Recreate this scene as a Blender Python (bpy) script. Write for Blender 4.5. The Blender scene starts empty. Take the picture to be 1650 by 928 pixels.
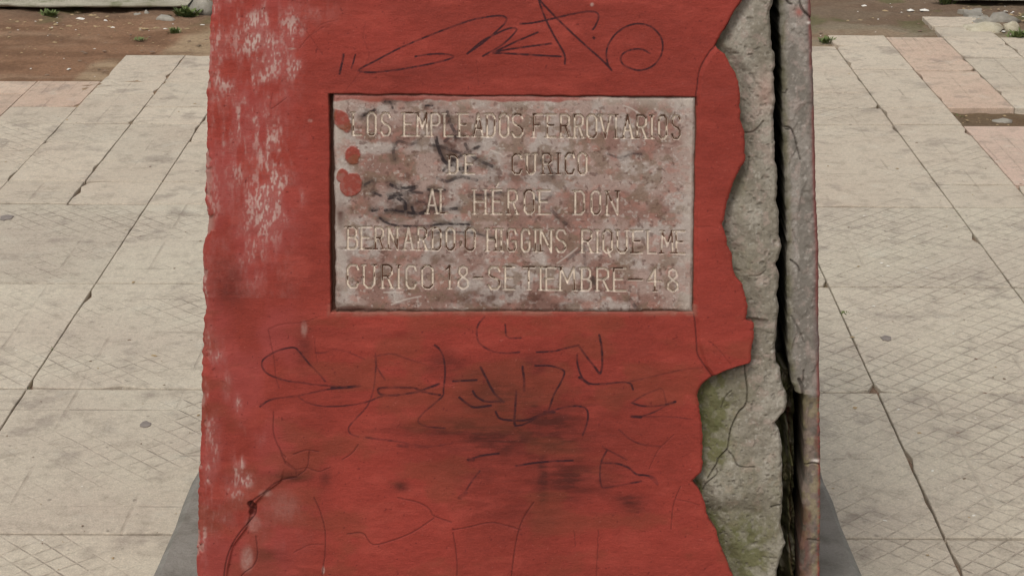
import bpy, math, random
import numpy as np
from mathutils import Matrix, Vector

SC = bpy.context.scene
COL = SC.collection
rnd = random.Random(7)

# ------------------------------------------------------------------ camera
CAM_H = 1.352
PITCH, YAW, ROLL = math.radians(19.33), math.radians(0.36), math.radians(0.13)
FPX = 3032.0                                   # focal length in photo pixels (1650 wide)
cam_d = bpy.data.cameras.new('camera')
cam_d.sensor_width = 36.0
cam_d.lens = 36.0 * FPX / 1650.0
cam_d.clip_start = 0.05
cam_d.clip_end = 3000.0
cam = bpy.data.objects.new('camera', cam_d)
COL.objects.link(cam)
CM = Matrix.Translation((0, 0, CAM_H)) @ Matrix.Rotation(YAW, 4, 'Z') @ \
    Matrix.Rotation(math.pi / 2 - PITCH, 4, 'X') @ Matrix.Rotation(ROLL, 4, 'Z')
cam.matrix_world = CM
SC.camera = cam

# ------------------------------------------------------------------ sky, sun, exposure
SUN_EL, SUN_AZ = math.radians(58), math.radians(205)      # azimuth clockwise from +Y
world = bpy.data.worlds.new('World')
SC.world = world
world.use_nodes = True
wn = world.node_tree
bg = wn.nodes['Background']
sky = wn.nodes.new('ShaderNodeTexSky')
sky.sky_type = 'NISHITA'
sky.sun_disc = False
sky.sun_elevation = SUN_EL
sky.sun_rotation = SUN_AZ
sky.dust_density = 4.0
sky.air_density = 1.0
hs = wn.nodes.new('ShaderNodeHueSaturation')              # overcast: the blue is gone
hs.inputs['Saturation'].default_value = 0.22
wn.links.new(sky.outputs[0], hs.inputs['Color'])
wn.links.new(hs.outputs[0], bg.inputs[0])
bg.inputs[1].default_value = 0.10
sun_d = bpy.data.lights.new('sun', 'SUN')
sun_d.energy = 1.1
sun_d.angle = math.radians(22)
sun_d.color = (1.0, 0.95, 0.88)
sun = bpy.data.objects.new('sun', sun_d)
COL.objects.link(sun)
sdir = Vector((math.sin(SUN_AZ) * math.cos(SUN_EL), math.cos(SUN_AZ) * math.cos(SUN_EL), math.sin(SUN_EL)))
sun.rotation_euler = sdir.to_track_quat('Z', 'Y').to_euler()
SC.view_settings.view_transform = 'Standard'
SC.view_settings.look = 'None'
SC.view_settings.gamma = 1.0
SC.view_settings.use_curve_mapping = False
SC.view_settings.exposure = 0.16

# ------------------------------------------------------------------ helpers
CMn = np.array(CM)
CRi = CMn[:3, :3].T


def project(P):
    """world points (...,3) -> photo pixels (used to carry measured marks onto the surfaces)"""
    d = (np.asarray(P, float) - CMn[:3, 3]) @ CRi.T
    return 825 + FPX * d[..., 0] / -d[..., 2], 464 - FPX * d[..., 1] / -d[..., 2]


def on_plane(x, y, p0, n):
    x = np.asarray(x, float); y = np.asarray(y, float)
    d = np.stack([(x - 825) / FPX, -(y - 464) / FPX, -np.ones_like(x)], -1) @ CMn[:3, :3].T
    o = CMn[:3, 3]
    t = ((np.asarray(p0) - o) @ n) / (d @ n)
    return o + d * t[..., None]


def ground(x, y, z=0.0):
    return on_plane(x, y, np.array([0, 0, z]), np.array([0, 0, 1.0]))


def lin(c):
    c = np.asarray(c, float) / 255.0
    return np.where(c <= 0.04045, c / 12.92, ((c + 0.055) / 1.055) ** 2.4)


_tabs = {}


def vnoise(x, y, seed=0):
    if seed not in _tabs:
        _tabs[seed] = np.random.RandomState(seed).rand(256, 256).astype(np.float32)
    T = _tabs[seed]
    xi = np.floor(x).astype(np.int32); yi = np.floor(y).astype(np.int32)
    fx = (x - xi).astype(np.float32); fy = (y - yi).astype(np.float32)
    fx = fx * fx * (3 - 2 * fx); fy = fy * fy * (3 - 2 * fy)
    a = T[yi & 255, xi & 255]; b = T[yi & 255, (xi + 1) & 255]
    c = T[(yi + 1) & 255, xi & 255]; d = T[(yi + 1) & 255, (xi + 1) & 255]
    return (a + (b - a) * fx) * (1 - fy) + (c + (d - c) * fx) * fy


def fbm(x, y, seed=0, octv=4, gain=0.5):
    s = 0.0; a = 1.0; t = 0.0
    for k in range(octv):
        s = s + a * vnoise(x * 2 ** k + 17.3 * k, y * 2 ** k + 5.1 * k, seed + k)
        t += a; a *= gain
    return s / t


def sstep(a, b, x):
    t = np.clip((x - a) / (b - a), 0, 1)
    return t * t * (3 - 2 * t)


def mixc(c, col, m):
    return c * (1 - m[..., None]) + np.asarray(col) * m[..., None]


def smooth_line(pts, n=5):
    p = np.asarray(pts, float)
    if len(p) < 3:
        return p
    e = np.vstack([2 * p[0] - p[1], p, 2 * p[-1] - p[-2]])
    out = []
    for i in range(1, len(e) - 2):
        a, b, c, d = e[i - 1], e[i], e[i + 1], e[i + 2]
        for k in range(n):
            t = k / n
            out.append(0.5 * (2 * b + (c - a) * t + (2 * a - 5 * b + 4 * c - d) * t * t + (3 * b - a - 3 * c + d) * t ** 3))
    out.append(p[-1])
    return np.array(out)


def stroke(F, PX, PY, pts, w, s=1.0, soft=1.0, curve=True, jit=0.0, taper=False):
    """draw a line of half width w into field F (max), everything in photo-pixel units of the face"""
    p = smooth_line(pts) if curve else np.asarray(pts, float)
    if jit:
        q = [p[0]]
        for a, b in zip(p[:-1], p[1:]):
            L = np.hypot(*(b - a)); k = max(1, int(L / 6))
            for i in range(1, k + 1):
                q.append(a + (b - a) * i / k + (np.array([rnd.uniform(-jit, jit), rnd.uniform(-jit, jit)]) if i < k else 0))
        p = np.array(q)
    rowy = PY[:, PY.shape[1] // 2]; colx = PX[PX.shape[0] // 2]
    m = w + soft + 14
    n = len(p) - 1
    for i, (a, b) in enumerate(zip(p[:-1], p[1:])):
        y0, y1 = min(a[1], b[1]) - m, max(a[1], b[1]) + m
        x0, x1 = min(a[0], b[0]) - m, max(a[0], b[0]) + m
        r = np.nonzero((rowy > y0) & (rowy < y1))[0]; c = np.nonzero((colx > x0) & (colx < x1))[0]
        if len(r) == 0 or len(c) == 0:
            continue
        sl = (slice(r[0], r[-1] + 1), slice(c[0], c[-1] + 1))
        X, Y = PX[sl] - a[0], PY[sl] - a[1]
        d = b - a; L2 = d @ d + 1e-9
        t = np.clip((X * d[0] + Y * d[1]) / L2, 0, 1)
        dist = np.hypot(X - t * d[0], Y - t * d[1])
        ww = w
        if taper:
            ww = w * (0.35 + 0.65 * math.sin(math.pi * min(1, max(0, (i + .5) / n))))
        v = s * (1 - sstep(ww, ww + soft, dist))
        F[sl] = np.maximum(F[sl], v)


def zm(pts, ox, oy, sc):
    return [(ox + x / sc, oy + y / sc) for x, y in pts]


def poly_field(PY, pts):
    """x of a traced edge as a function of y (points sorted by y)"""
    p = np.array(sorted(pts, key=lambda q: q[1]))
    return np.interp(PY, p[:, 1], p[:, 0])


def mesh_from_grid(name, U, N, V, col, mat, parent, rotx, drop=True, close=None):
    """grid of rows x cols in face coordinates: U right, V up, N outwards"""
    R, C = U.shape
    co = np.stack([U, -N, V], -1).reshape(-1, 3).astype(np.float32)
    idx = np.arange(R * C).reshape(R, C)
    q = np.stack([idx[:-1, :-1], idx[1:, :-1], idx[1:, 1:], idx[:-1, 1:]], -1).reshape(-1, 4)
    if drop:
        a = co[q[:, 0]]; b = co[q[:, 1]]; c = co[q[:, 2]]; d = co[q[:, 3]]
        ar = np.linalg.norm(np.cross(c - a, d - b), axis=1)
        q = q[ar > 1e-11]
    me = raw_mesh(name, co, q)
    at = me.attributes.new('col', 'FLOAT_COLOR', 'POINT')
    cc = np.ones((R * C, 4), np.float32); cc[:, :3] = np.clip(col.reshape(-1, 3), 0, 1)
    at.data.foreach_set('color', cc.ravel())
    o = bpy.data.objects.new(name, me); COL.objects.link(o)
    me.materials.append(mat)
    o.parent = parent
    o.rotation_euler.x = rotx
    return o


def raw_mesh(name, co, q, smooth=True):
    co = np.asarray(co, np.float32); q = np.asarray(q, np.int32)
    me = bpy.data.meshes.new(name)
    me.vertices.add(len(co)); me.vertices.foreach_set('co', co.ravel())
    me.loops.add(q.size); me.loops.foreach_set('vertex_index', q.ravel())
    me.polygons.add(len(q)); me.polygons.foreach_set('loop_start', np.arange(0, q.size, q.shape[1], dtype=np.int32))
    me.polygons.foreach_set('use_smooth', np.full(len(q), smooth, bool))
    me.update(calc_edges=True)
    return me


def obj(name, me, mat=None, parent=None, **props):
    o = bpy.data.objects.new(name, me); COL.objects.link(o)
    if mat is not None and me is not None:
        me.materials.append(mat)
    o.parent = parent
    for k, v in props.items():
        o[k] = v
    return o


# ------------------------------------------------------------------ materials
def new_mat(name, rough=0.8, spec=0.25):
    m = bpy.data.materials.new(name); m.use_nodes = True
    nt = m.node_tree; b = nt.nodes['Principled BSDF']
    b.inputs['Roughness'].default_value = rough
    b.inputs['Specular IOR Level'].default_value = spec
    return m, nt, b


def node(nt, t, **kw):
    n = nt.nodes.new(t)
    for k, v in kw.items():
        setattr(n, k, v)
    return n


def noise_node(nt, vec, scale, detail=4, rough=0.6):
    n = node(nt, 'ShaderNodeTexNoise')
    n.inputs['Scale'].default_value = scale; n.inputs['Detail'].default_value = detail
    n.inputs['Roughness'].default_value = rough
    nt.links.new(vec, n.inputs['Vector'])
    return n.outputs['Fac']


def ramp(nt, fac, stops):
    r = node(nt, 'ShaderNodeValToRGB')
    el = r.color_ramp.elements
    while len(el) < len(stops):
        el.new(0.5)
    for e, (p, c) in zip(el, stops):
        e.position = p
        e.color = (c, c, c, 1) if not hasattr(c, '__len__') else (*c, 1)
    nt.links.new(fac, r.inputs[0])
    return r.outputs[0]


def mixrgb(nt, mode, fac, a, b):
    n = node(nt, 'ShaderNodeMix', data_type='RGBA', blend_type=mode)
    for s, v in ((n.inputs[0], fac), (n.inputs[6], a), (n.inputs[7], b)):
        if isinstance(v, (int, float)):
            s.default_value = v
        elif isinstance(v, (tuple, list, np.ndarray)):
            s.default_value = (*[float(t) for t in v[:3]], 1)
        else:
            nt.links.new(v, s)
    return n.outputs[2]


def mth(nt, op, a, b=None, c=None):
    n = node(nt, 'ShaderNodeMath', operation=op)
    for s, v in zip(n.inputs, (a, b, c)):
        if v is None:
            continue
        if isinstance(v, (int, float)):
            s.default_value = v
        else:
            nt.links.new(v, s)
    return n.outputs[0]


def bump(nt, b, h, strength, dist, prev=None):
    n = node(nt, 'ShaderNodeBump')
    n.inputs['Strength'].default_value = strength; n.inputs['Distance'].default_value = dist
    nt.links.new(h, n.inputs['Height'])
    if prev is not None:
        nt.links.new(prev, n.inputs['Normal'])
    nt.links.new(n.outputs[0], b.inputs['Normal'])
    return n.outputs[0]


def painted(name, grain_scale, grain_lo, grain_hi, bump_scale, bump_d, rough=0.7, spec=0.25, stretch=(1, 1, 1)):
    """surface whose own paint, stain and wear colours come from the 'col' attribute, plus grain and relief"""
    m, nt, b = new_mat(name, rough, spec)
    a = node(nt, 'ShaderNodeAttribute', attribute_name='col')
    tc = node(nt, 'ShaderNodeTexCoord'); mp = node(nt, 'ShaderNodeMapping')
    mp.inputs['Scale'].default_value = stretch
    nt.links.new(tc.outputs['Object'], mp.inputs[0])
    g = ramp(nt, noise_node(nt, mp.outputs[0], grain_scale, 5, .7), [(.25, grain_lo), (.75, grain_hi)])
    c = mixrgb(nt, 'MULTIPLY', 1.0, a.outputs['Color'], g)
    nt.links.new(c, b.inputs['Base Color'])
    bump(nt, b, noise_node(nt, mp.outputs[0], bump_scale, 6, .65), 1.0, bump_d)
    return m


KF = 0.88      # how bright a white surface of the leaning face renders: turns measured colours into base colours
KG = 1.0


def cf(r, g, b):
    return lin((r, g, b)) / KF


def cg(r, g, b):
    return tuple(float(v) for v in lin((r, g, b)) / KG)


M_red = painted('red_paint', 420, .90, 1.09, 260, .0007, .66, .22, (1, 1, 1.6))
M_conc = painted('raw_concrete', 330, .84, 1.14, 240, .0012, .9, .15)
M_marble = painted('weathered_marble', 420, .88, 1.10, 360, .0006, .7, .22)


def tile_mat(name, base, alt, pattern, wlo=.44, whi=.62, amt=.42):
    m, nt, b = new_mat(name, .82, .2)
    geo = node(nt, 'ShaderNodeNewGeometry'); pos = geo.outputs['Position']
    oi = node(nt, 'ShaderNodeObjectInfo')
    sep = node(nt, 'ShaderNodeSeparateXYZ'); nt.links.new(pos, sep.inputs[0])
    big = noise_node(nt, pos, 3.2, 4, .6); mid = noise_node(nt, pos, 22, 5, .65); fine = noise_node(nt, pos, 330, 3, .6)
    c = mixrgb(nt, 'MIX', ramp(nt, big, [(.35, 0.0), (.68, 1.0)]), base, alt)
    # per-slab tone
    tone = mth(nt, 'MULTIPLY_ADD', oi.outputs['Random'], .14, .93)
    c = mixrgb(nt, 'MULTIPLY', 1.0, c, tone)
    # dirt patches and dark spots
    c = mixrgb(nt, 'MIX', mth(nt, 'MULTIPLY', ramp(nt, mid, [(.50, 0.0), (.72, 1.0)]), .45), c, cg(134, 122, 108))
    blot = noise_node(nt, pos, 8.5, 4, .62)
    c = mixrgb(nt, 'MIX', mth(nt, 'MULTIPLY', ramp(nt, blot, [(.56, 0.0), (.66, 1.0)]), .42), c, cg(132, 120, 111))
    c = mixrgb(nt, 'MIX', mth(nt, 'MULTIPLY', ramp(nt, noise_node(nt, pos, 13, 4, .6), [(.58, 0.0), (.72, 1.0)]), .35), c, cg(206, 200, 184))
    c = mixrgb(nt, 'MULTIPLY', 1.0, c, ramp(nt, noise_node(nt, pos, 95, 4, .7), [(.28, .86), (.72, 1.12)]))
    sp = noise_node(nt, pos, 46, 2, .5)
    c = mixrgb(nt, 'MIX', mth(nt, 'MULTIPLY', ramp(nt, sp, [(.69, 0.0), (.76, 1.0)]), .55), c, cg(112, 104, 94))
    sp2 = noise_node(nt, pos, 70, 2, .5)
    c = mixrgb(nt, 'MIX', mth(nt, 'MULTIPLY', ramp(nt, sp2, [(.70, 0.0), (.78, 1.0)]), .45), c, cg(214, 206, 190))
    # moulded pattern: worn grooves holding dirt
    def lines(v, period, w):
        fr = mth(nt, 'FRACT', mth(nt, 'DIVIDE', v, period))
        d = mth(nt, 'ABSOLUTE', mth(nt, 'SUBTRACT', fr, .5))          # 0.5 at the line
        return ramp(nt, d, [(.5 - w, 0.0), (.5 - w * .3, 1.0)])
    if pattern == 'diamond':
        wob = mth(nt, 'MULTIPLY', noise_node(nt, pos, 9, 2, .5), .012)
        s1 = mth(nt, 'ADD', mth(nt, 'ADD', sep.outputs[0], sep.outputs[1]), wob)
        s2 = mth(nt, 'ADD', mth(nt, 'SUBTRACT', sep.outputs[0], sep.outputs[1]), wob)
        L = mth(nt, 'MAXIMUM', lines(s1, .05, .075), lines(s2, .05, .075))
    else:
        L = mth(nt, 'MAXIMUM', lines(sep.outputs[0], .04, .09), lines(sep.outputs[1], .04, .07))
    wear = ramp(nt, noise_node(nt, pos, 2.6, 3, .6), [(wlo, 0.04), (whi, 1.0)])
    wear2 = ramp(nt, noise_node(nt, pos, 30, 3, .6), [(.30, 0.25), (.6, 1.0)])
    L = mth(nt, 'MULTIPLY', mth(nt, 'MULTIPLY', L, wear), wear2)
    cellx = lines(mth(nt, 'ADD', sep.outputs[0], -COL0 + 20.1), .2, .022); celly = lines(mth(nt, 'ADD', sep.outputs[1], -ROW0 + 20.1), .2, .022)
    cell = mth(nt, 'MULTIPLY', mth(nt, 'MAXIMUM', cellx, celly), ramp(nt, noise_node(nt, pos, 5.5, 3, .6), [(.46, 0.05), (.62, .7)]))
    L = mth(nt, 'MAXIMUM', L, cell)
    c = mixrgb(nt, 'MIX', mth(nt, 'MULTIPLY', L, amt), c, cg(124, 106, 94))
    c = mixrgb(nt, 'MULTIPLY', 1.0, c, ramp(nt, fine, [(.25, .80), (.75, 1.18)]))
    nt.links.new(c, b.inputs['Base Color'])
    h = mth(nt, 'ADD', mth(nt, 'MULTIPLY', L, -1.0), mth(nt, 'ADD', mth(nt, 'MULTIPLY', fine, .35), mth(nt, 'MULTIPLY', mid, 1.1)))
    bump(nt, b, h, 1.0, .0022)
    return m


CELL = 0.2
# measured joints: a row joint at photo y=863, a column joint through (1337,466)
ROW0 = float(ground(845, 863)[1])
COL0 = float(ground(1338, 466)[0])
M_tile = tile_mat('beige_paving', cg(199, 189, 170), cg(190, 177, 160), 'diamond', .47, .64, .38)
M_tile_dia = tile_mat('diamond_paving', cg(198, 188, 169), cg(190, 178, 161), 'diamond', .26, .54, .32)
M_tile_far = tile_mat('light_paving', cg(201, 189, 170), cg(196, 181, 162), 'diamond', .50, .66, .30)
M_tile_pink = tile_mat('pinkish_paving', cg(202, 180, 160), cg(198, 172, 152), 'square', .45, .62, .28)
M_tile_red = tile_mat('worn_red_paving', cg(202, 174, 158), cg(196, 175, 157), 'square', .5, .66, .2)


def soil_mat(name, a, b_, c_, bd=.006):
    m, nt, b = new_mat(name, .95, .1)
    geo = node(nt, 'ShaderNodeNewGeometry'); pos = geo.outputs['Position']
    c = mixrgb(nt, 'MIX', ramp(nt, noise_node(nt, pos, 2.2, 5, .6), [(.38, 0.0), (.62, 1.0)]), a, b_)
    c = mixrgb(nt, 'MIX', ramp(nt, noise_node(nt, pos, 9, 5, .65), [(.5, 0.0), (.72, .8)]), c, c_)
    c = mixrgb(nt, 'MULTIPLY', 1.0, c, ramp(nt, noise_node(nt, pos, 120, 4, .7), [(.25, .72), (.75, 1.25)]))
    nt.links.new(c, b.inputs['Base Color'])
    bump(nt, b, noise_node(nt, pos, 90, 6, .7), 1.0, bd)
    return m


M_soil = soil_mat('brown_soil', cg(122, 96, 78), cg(132, 114, 96), cg(112, 92, 76))
M_sand = soil_mat('sandy_soil', cg(140, 128, 110), cg(150, 138, 118), cg(120, 104, 88))
M_bed = soil_mat('joint_dirt', cg(136, 114, 98), cg(142, 122, 104), cg(108, 102, 76))


def concrete_mat(name, a, b_, moss, scale=6, moss_amt=.5):
    m, nt, b = new_mat(name, .88, .18)
    geo = node(nt, 'ShaderNodeNewGeometry'); pos = geo.outputs['Position']
    c = mixrgb(nt, 'MIX', ramp(nt, noise_node(nt, pos, scale, 5, .6), [(.35, 0.0), (.65, 1.0)]), a, b_)
    c = mixrgb(nt, 'MIX', mth(nt, 'MULTIPLY', ramp(nt, noise_node(nt, pos, scale * 1.7, 5, .65), [(.5, 0.0), (.66, 1.0)]), moss_amt), c, moss)
    c = mixrgb(nt, 'MULTIPLY', 1.0, c, ramp(nt, noise_node(nt, pos, 230, 4, .7), [(.25, .85), (.75, 1.14)]))
    nt.links.new(c, b.inputs['Base Color'])
    bump(nt, b, noise_node(nt, pos, 110, 6, .7), 1.0, .003)
    return m


M_kerb = concrete_mat('mossy_concrete', cg(178, 172, 155), cg(152, 146, 128), cg(96, 102, 64), 6, .7)
M_rubble = concrete_mat('grey_rubble', cg(166, 160, 148), cg(140, 134, 124), cg(120, 116, 90), 14, .4)
M_plinth = concrete_mat('grey_cement', cg(146, 143, 135), cg(130, 127, 119), cg(108, 104, 94), 11, .7)
M_pale = concrete_mat('pale_mortar', cg(206, 198, 176), cg(184, 174, 150), cg(140, 126, 104), 12, .5)


def plain(name, c, rough=.8):
    m, nt, b = new_mat(name, rough, .2)
    tc = node(nt, 'ShaderNodeTexCoord')
    cc = mixrgb(nt, 'MULTIPLY', 1.0, c, ramp(nt, noise_node(nt, tc.outputs['Object'], 60, 4, .6), [(.25, .75), (.75, 1.2)]))
    nt.links.new(cc, b.inputs['Base Color'])
    return m


M_gum = plain('grey_gum', cg(140, 131, 124))
M_leaf = plain('weed_leaf', (.16, .20, .075), .75)
M_dry = plain('dry_litter', cg(168, 146, 112))
M_chip = plain('white_chip', cg(226, 222, 212))
M_peb = plain('grey_pebble', cg(158, 152, 140))

# ------------------------------------------------------------------ ground
bed_n = 60
gx = np.concatenate([[-400, -40, -8], np.linspace(-5, 5, 41), [8, 40, 400]])
gy = np.concatenate([[-300, -20], np.linspace(-2, 9, 45), [14, 40, 200, 1200]])
GX, GY = np.meshgrid(gx, gy)
GZ = -.040 + .012 * (fbm(GX * 1.7, GY * 1.7, 3) - .5)
idx = np.arange(GX.size).reshape(GX.shape)
q = np.stack([idx[:-1, :-1], idx[:-1, 1:], idx[1:, 1:], idx[1:, :-1]], -1).reshape(-1, 4)
obj('ground', raw_mesh('ground', np.stack([GX, GY, GZ], -1).reshape(-1, 3), q), M_sand, kind='structure')

def cx_(c):
    return COL0 + c * CELL


def ry_(r):
    return ROW0 + r * CELL


# bedding that shows in the joints
bx = np.linspace(-3.4, 3.4, 35); by = np.linspace(-.6, ry_(12.9), 35)
BX, BY = np.meshgrid(bx, by)
idx = np.arange(BX.size).reshape(BX.shape)
q = np.stack([idx[:-1, :-1], idx[:-1, 1:], idx[1:, 1:], idx[1:, :-1]], -1).reshape(-1, 4)
obj('bedding', raw_mesh('bedding', np.stack([BX, BY, np.full_like(BX, -.011)], -1).reshape(-1, 3), q), M_bed, kind='structure')

pavement = bpy.data.objects.new('pavement', None); COL.objects.link(pavement)
pavement['kind'] = 'structure'


def make_slab(x0, x1, y0, y1, mat, dz=0.0, tilt=(0, 0), chip=0.0, gap=.0022):
    """one paving slab: irregular outline, rounded arris, thickness"""
    x0 += gap * .40; x1 -= gap * .40; y0 += gap * 1.45; y1 -= gap * 1.45
    step = .04
    nx = max(3, int((x1 - x0) / step)); ny = max(3, int((y1 - y0) / step))
    per = [(x0 + (x1 - x0) * i / nx, y0, 0, 1) for i in range(nx)] + [(x1, y0 + (y1 - y0) * i / ny, -1, 0) for i in range(ny)] + \
          [(x1 - (x1 - x0) * i / nx, y1, 0, -1) for i in range(nx)] + [(x0, y1 - (y1 - y0) * i / ny, 1, 0) for i in range(ny)]
    cx, cy = (x0 + x1) / 2, (y0 + y1) / 2
    corners = {0, nx, nx + ny, 2 * nx + ny}
    rings = [[], [], [], []]
    for k, (x, y, ax, ay) in enumerate(per):
        j = abs(rnd.gauss(0, .0007))
        if rnd.random() < .03 + chip:
            j += rnd.uniform(.003, .011)
        if k in corners:
            sx = 1 if x < cx else -1; sy = 1 if y < cy else -1
            j = rnd.uniform(.0002, .0012) + (rnd.uniform(.004, .014) if rnd.random() < .06 + chip else 0)
            x += sx * j; y += sy * j; ix, iy = sx, sy
        else:
            x += ax * j; y += ay * j; ix, iy = ax, ay
        for r, (ins, z) in enumerate(((.0, -.04), (.0, -.0022), (.0010, -.0004), (.008, 0))):
            rings[r].append((x - cx + ix * ins, y - cy + iy * ins, z))
    n = len(per)
    vs = [v for r in rings for v in r] + [(0, 0, 0)]
    fs = []
    for r in range(3):
        for k in range(n):
            a, b = r * n + k, r * n + (k + 1) % n
            fs.append((a, b, b + n, a + n))
    fs += [(3 * n + k, 3 * n + (k + 1) % n, 4 * n) for k in range(n)]
    me = bpy.data.meshes.new('slab'); me.from_pydata(vs, [], fs); me.update()
    o = obj('slab', me, mat, pavement)
    o.location = (cx, cy, dz); o.rotation_euler = (tilt[0], tilt[1], 0)
    return o


mono = (-.50, .55, 1.75, 3.0)      # footprint of the monument base


def lay(c0, c1, rows, mat, lift=0.0, chip=0.0, gap=.0022):
    for r0, r1 in zip(rows[:-1], rows[1:]):
        x0, x1, y0, y1 = cx_(c0), cx_(c1), ry_(r0), ry_(r1)
        if x0 > mono[0] and x1 < mono[1] and y0 > mono[2] and y1 < mono[3]:
            continue
        make_slab(x0, x1, y0, y1, mat, lift + rnd.uniform(-.001, .001), (rnd.gauss(0, .0009), rnd.gauss(0, .0009)), chip, gap)


# near the camera: large slabs, two cells wide and three deep
for c in range(-16, 14, 2):
    lay(c, c + 2, [-9, -6, -3, 0, 3, 6, 9], M_tile if c < -4 else M_tile_dia)
# farther off: narrow slabs one cell wide, in mixed lengths
for c in range(-16, 0):
    top = 15.65 if c < -10 else 17.6
    rows = [9, 10, 11, 13, 14, 15.65, 16.6, 17.6] if c % 2 else [9, 10, 12, 13, 14.8, 15.65, 17.6]
    rows = [q_ for q_ in rows if q_ <= top]
    for r0, r1 in zip(rows[:-1], rows[1:]):
        pk = (c < -11 and r0 < 15) or (c < -10 and r0 >= 12)
        lay(c, c + 1, [r0, r1], M_tile_pink if pk and rnd.random() < .8 else M_tile_far, 0, .01, .0014)
lay(0, 2, [9, 13.1, 14.1, 15.1, 18.5], M_tile_far, 0, .01)
lay(2, 3, [9, 10, 13.1], M_tile_far, 0, .01)
lay(2, 3, [13.1, 14.1, 16.7, 18.5, 19.4], M_tile_far, .001, .02)
for c, m_ in ((3, M_tile_red), (5, M_tile_red), (7, M_tile_far), (9, M_tile_far), (11, M_tile_far)):
    lay(c, c + 2, [10, 13.05], m_, 0, .03)
    lay(c, c + 2, [9, 10], M_tile_far, 0, .01)
for c, rows, m_ in ((3, [14.1, 16.6, 19.25], M_tile_pink), (4, [14.1, 15.4, 17.6, 19.25, 20.2, 21.1], M_tile_far), (5, [14.1, 16.4, 19.25], M_tile_far), (6, [14.1, 17, 19.2], M_tile_pink),
                    (7, [14.1, 16, 19], M_tile_far), (8, [14.1, 17, 19], M_tile_far), (9, [14.1, 17, 19], M_tile_far), (10, [14.1, 16.5, 19], M_tile_far)):
    lay(c, c + 1, rows, m_, .001, .05)

# ------------------------------------------------------------------ soil where the paving is gone
sx = np.arange(-4.2, 4.2, .02); sy = np.arange(ROW0 + 12.85 * CELL, 9.2, .02)
SX, SY = np.meshgrid(sx, sy)
lump = fbm(SX * 3, SY * 3, 21, 5) - .5
grit = fbm(SX * 22, SY * 22, 31, 3) - .5
left = 1 - sstep(-.9, .2, SX)
SZ = -.017 + .008 * left + .022 * lump + .014 * grit
SZ += .008 * sstep(6.2, 6.9, SY)
hole = sstep(cx_(3) - .02, cx_(3) + .03, SX) * (1 - sstep(ry_(14.1), ry_(14.3), SY))
SZ -= .004 * hole
idx = np.arange(SX.size).reshape(SX.shape)
q = np.stack([idx[:-1, :-1], idx[:-1, 1:], idx[1:, 1:], idx[1:, :-1]], -1).reshape(-1, 4)
soil = obj('soil', raw_mesh('soil', np.stack([SX, SY, SZ], -1).reshape(-1, 3), q), None, kind='structure')
ms, nt, bs = new_mat('bare_earth', .95, .1)
a = node(nt, 'ShaderNodeAttribute', attribute_name='col')
pos = node(nt, 'ShaderNodeNewGeometry').outputs['Position']
c = mixrgb(nt, 'MULTIPLY', 1.0, a.outputs['Color'], ramp(nt, noise_node(nt, pos, 70, 5, .75), [(.25, .70), (.75, 1.28)]))
nt.links.new(c, bs.inputs['Base Color'])
bump(nt, bs, noise_node(nt, pos, 80, 6, .7), 1.0, .006)
soil.data.materials.append(ms)
n1 = fbm(SX * 2.3, SY * 2.3, 41, 4); n2 = fbm(SX * 7, SY * 7, 45, 4)
sc = np.empty(SX.shape + (3,)); sc[:] = cg(140, 128, 108)
sc = mixc(sc, cg(142, 108, 84), sstep(.15, -.75, SX) * (.75 + .25 * n1))
gxy = lambda x, y: ground(float(x), float(y))
sxp, syp = project(np.stack([SX, SY, np.zeros_like(SX)], -1))
sandm = 1 - sstep(-6, 6, np.interp(sxp, [0, 110, 150, 205, 255, 300, 340, 400], [150, 130, 96, 88, 82, 52, 42, 30]) - syp + 16 * (n2 - .5))
sc = mixc(sc, cg(170, 148, 120), .85 * (1 - (1 - sandm)) * (sxp < 800))
sc = mixc(sc, cg(158, 132, 108), .5 * sstep(.52, .68, fbm(SX * 4, SY * 9, 47, 4)))
sc = mixc(sc, cg(112, 84, 64), .55 * sstep(.52, .66, fbm(SX * 6 + 5, SY * 12, 49, 4)))
sc = mixc(sc, cg(116, 96, 80), .7 * sstep(6.62, 6.95, SY + .35 * (n2 - .5)))
sc = mixc(sc, cg(96, 100, 62), .55 * sstep(.56, .66, n2) * sstep(6.5, 6.9, SY))
sc = mixc(sc, cg(104, 84, 64), .8 * hole)
at = soil.data.attributes.new('col', 'FLOAT_COLOR', 'POINT')
c4 = np.ones((SX.size, 4), np.float32); c4[:, :3] = sc.reshape(-1, 3)
at.data.foreach_set('color', c4.ravel())

# ------------------------------------------------------------------ monument
monument = bpy.data.objects.new('monument_pedestal', None); COL.objects.link(monument)
monument['label'] = 'red painted stone pedestal with engraved marble plaque and a split broken right edge'
monument['category'] = 'monument'
LEAN = math.radians(8.0)
PL_Z = 0.10
P0 = on_plane(825., 464., np.array([0, 2.2, 0.]), np.array([0, 1.0, 0]))
FN = np.array([0, -math.cos(LEAN), math.sin(LEAN)])
FU = np.array([1.0, 0, 0]); FV = np.array([0, math.sin(LEAN), math.cos(LEAN)])
ORG = P0 - FV * ((P0[2] - PL_Z) / FV[2])                  # foot of the face, on the plinth
ORG[0] = 0.0
monument.location = ORG


def face_uv(x, y):
    d = on_plane(x, y, P0, FN) - ORG
    return d @ FU, d @ FV


def face_px(U, V, N=0.0):
    P = ORG + U[..., None] * FU + V[..., None] * FV + (np.zeros_like(U) + N)[..., None] * FN
    return project(P)


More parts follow.
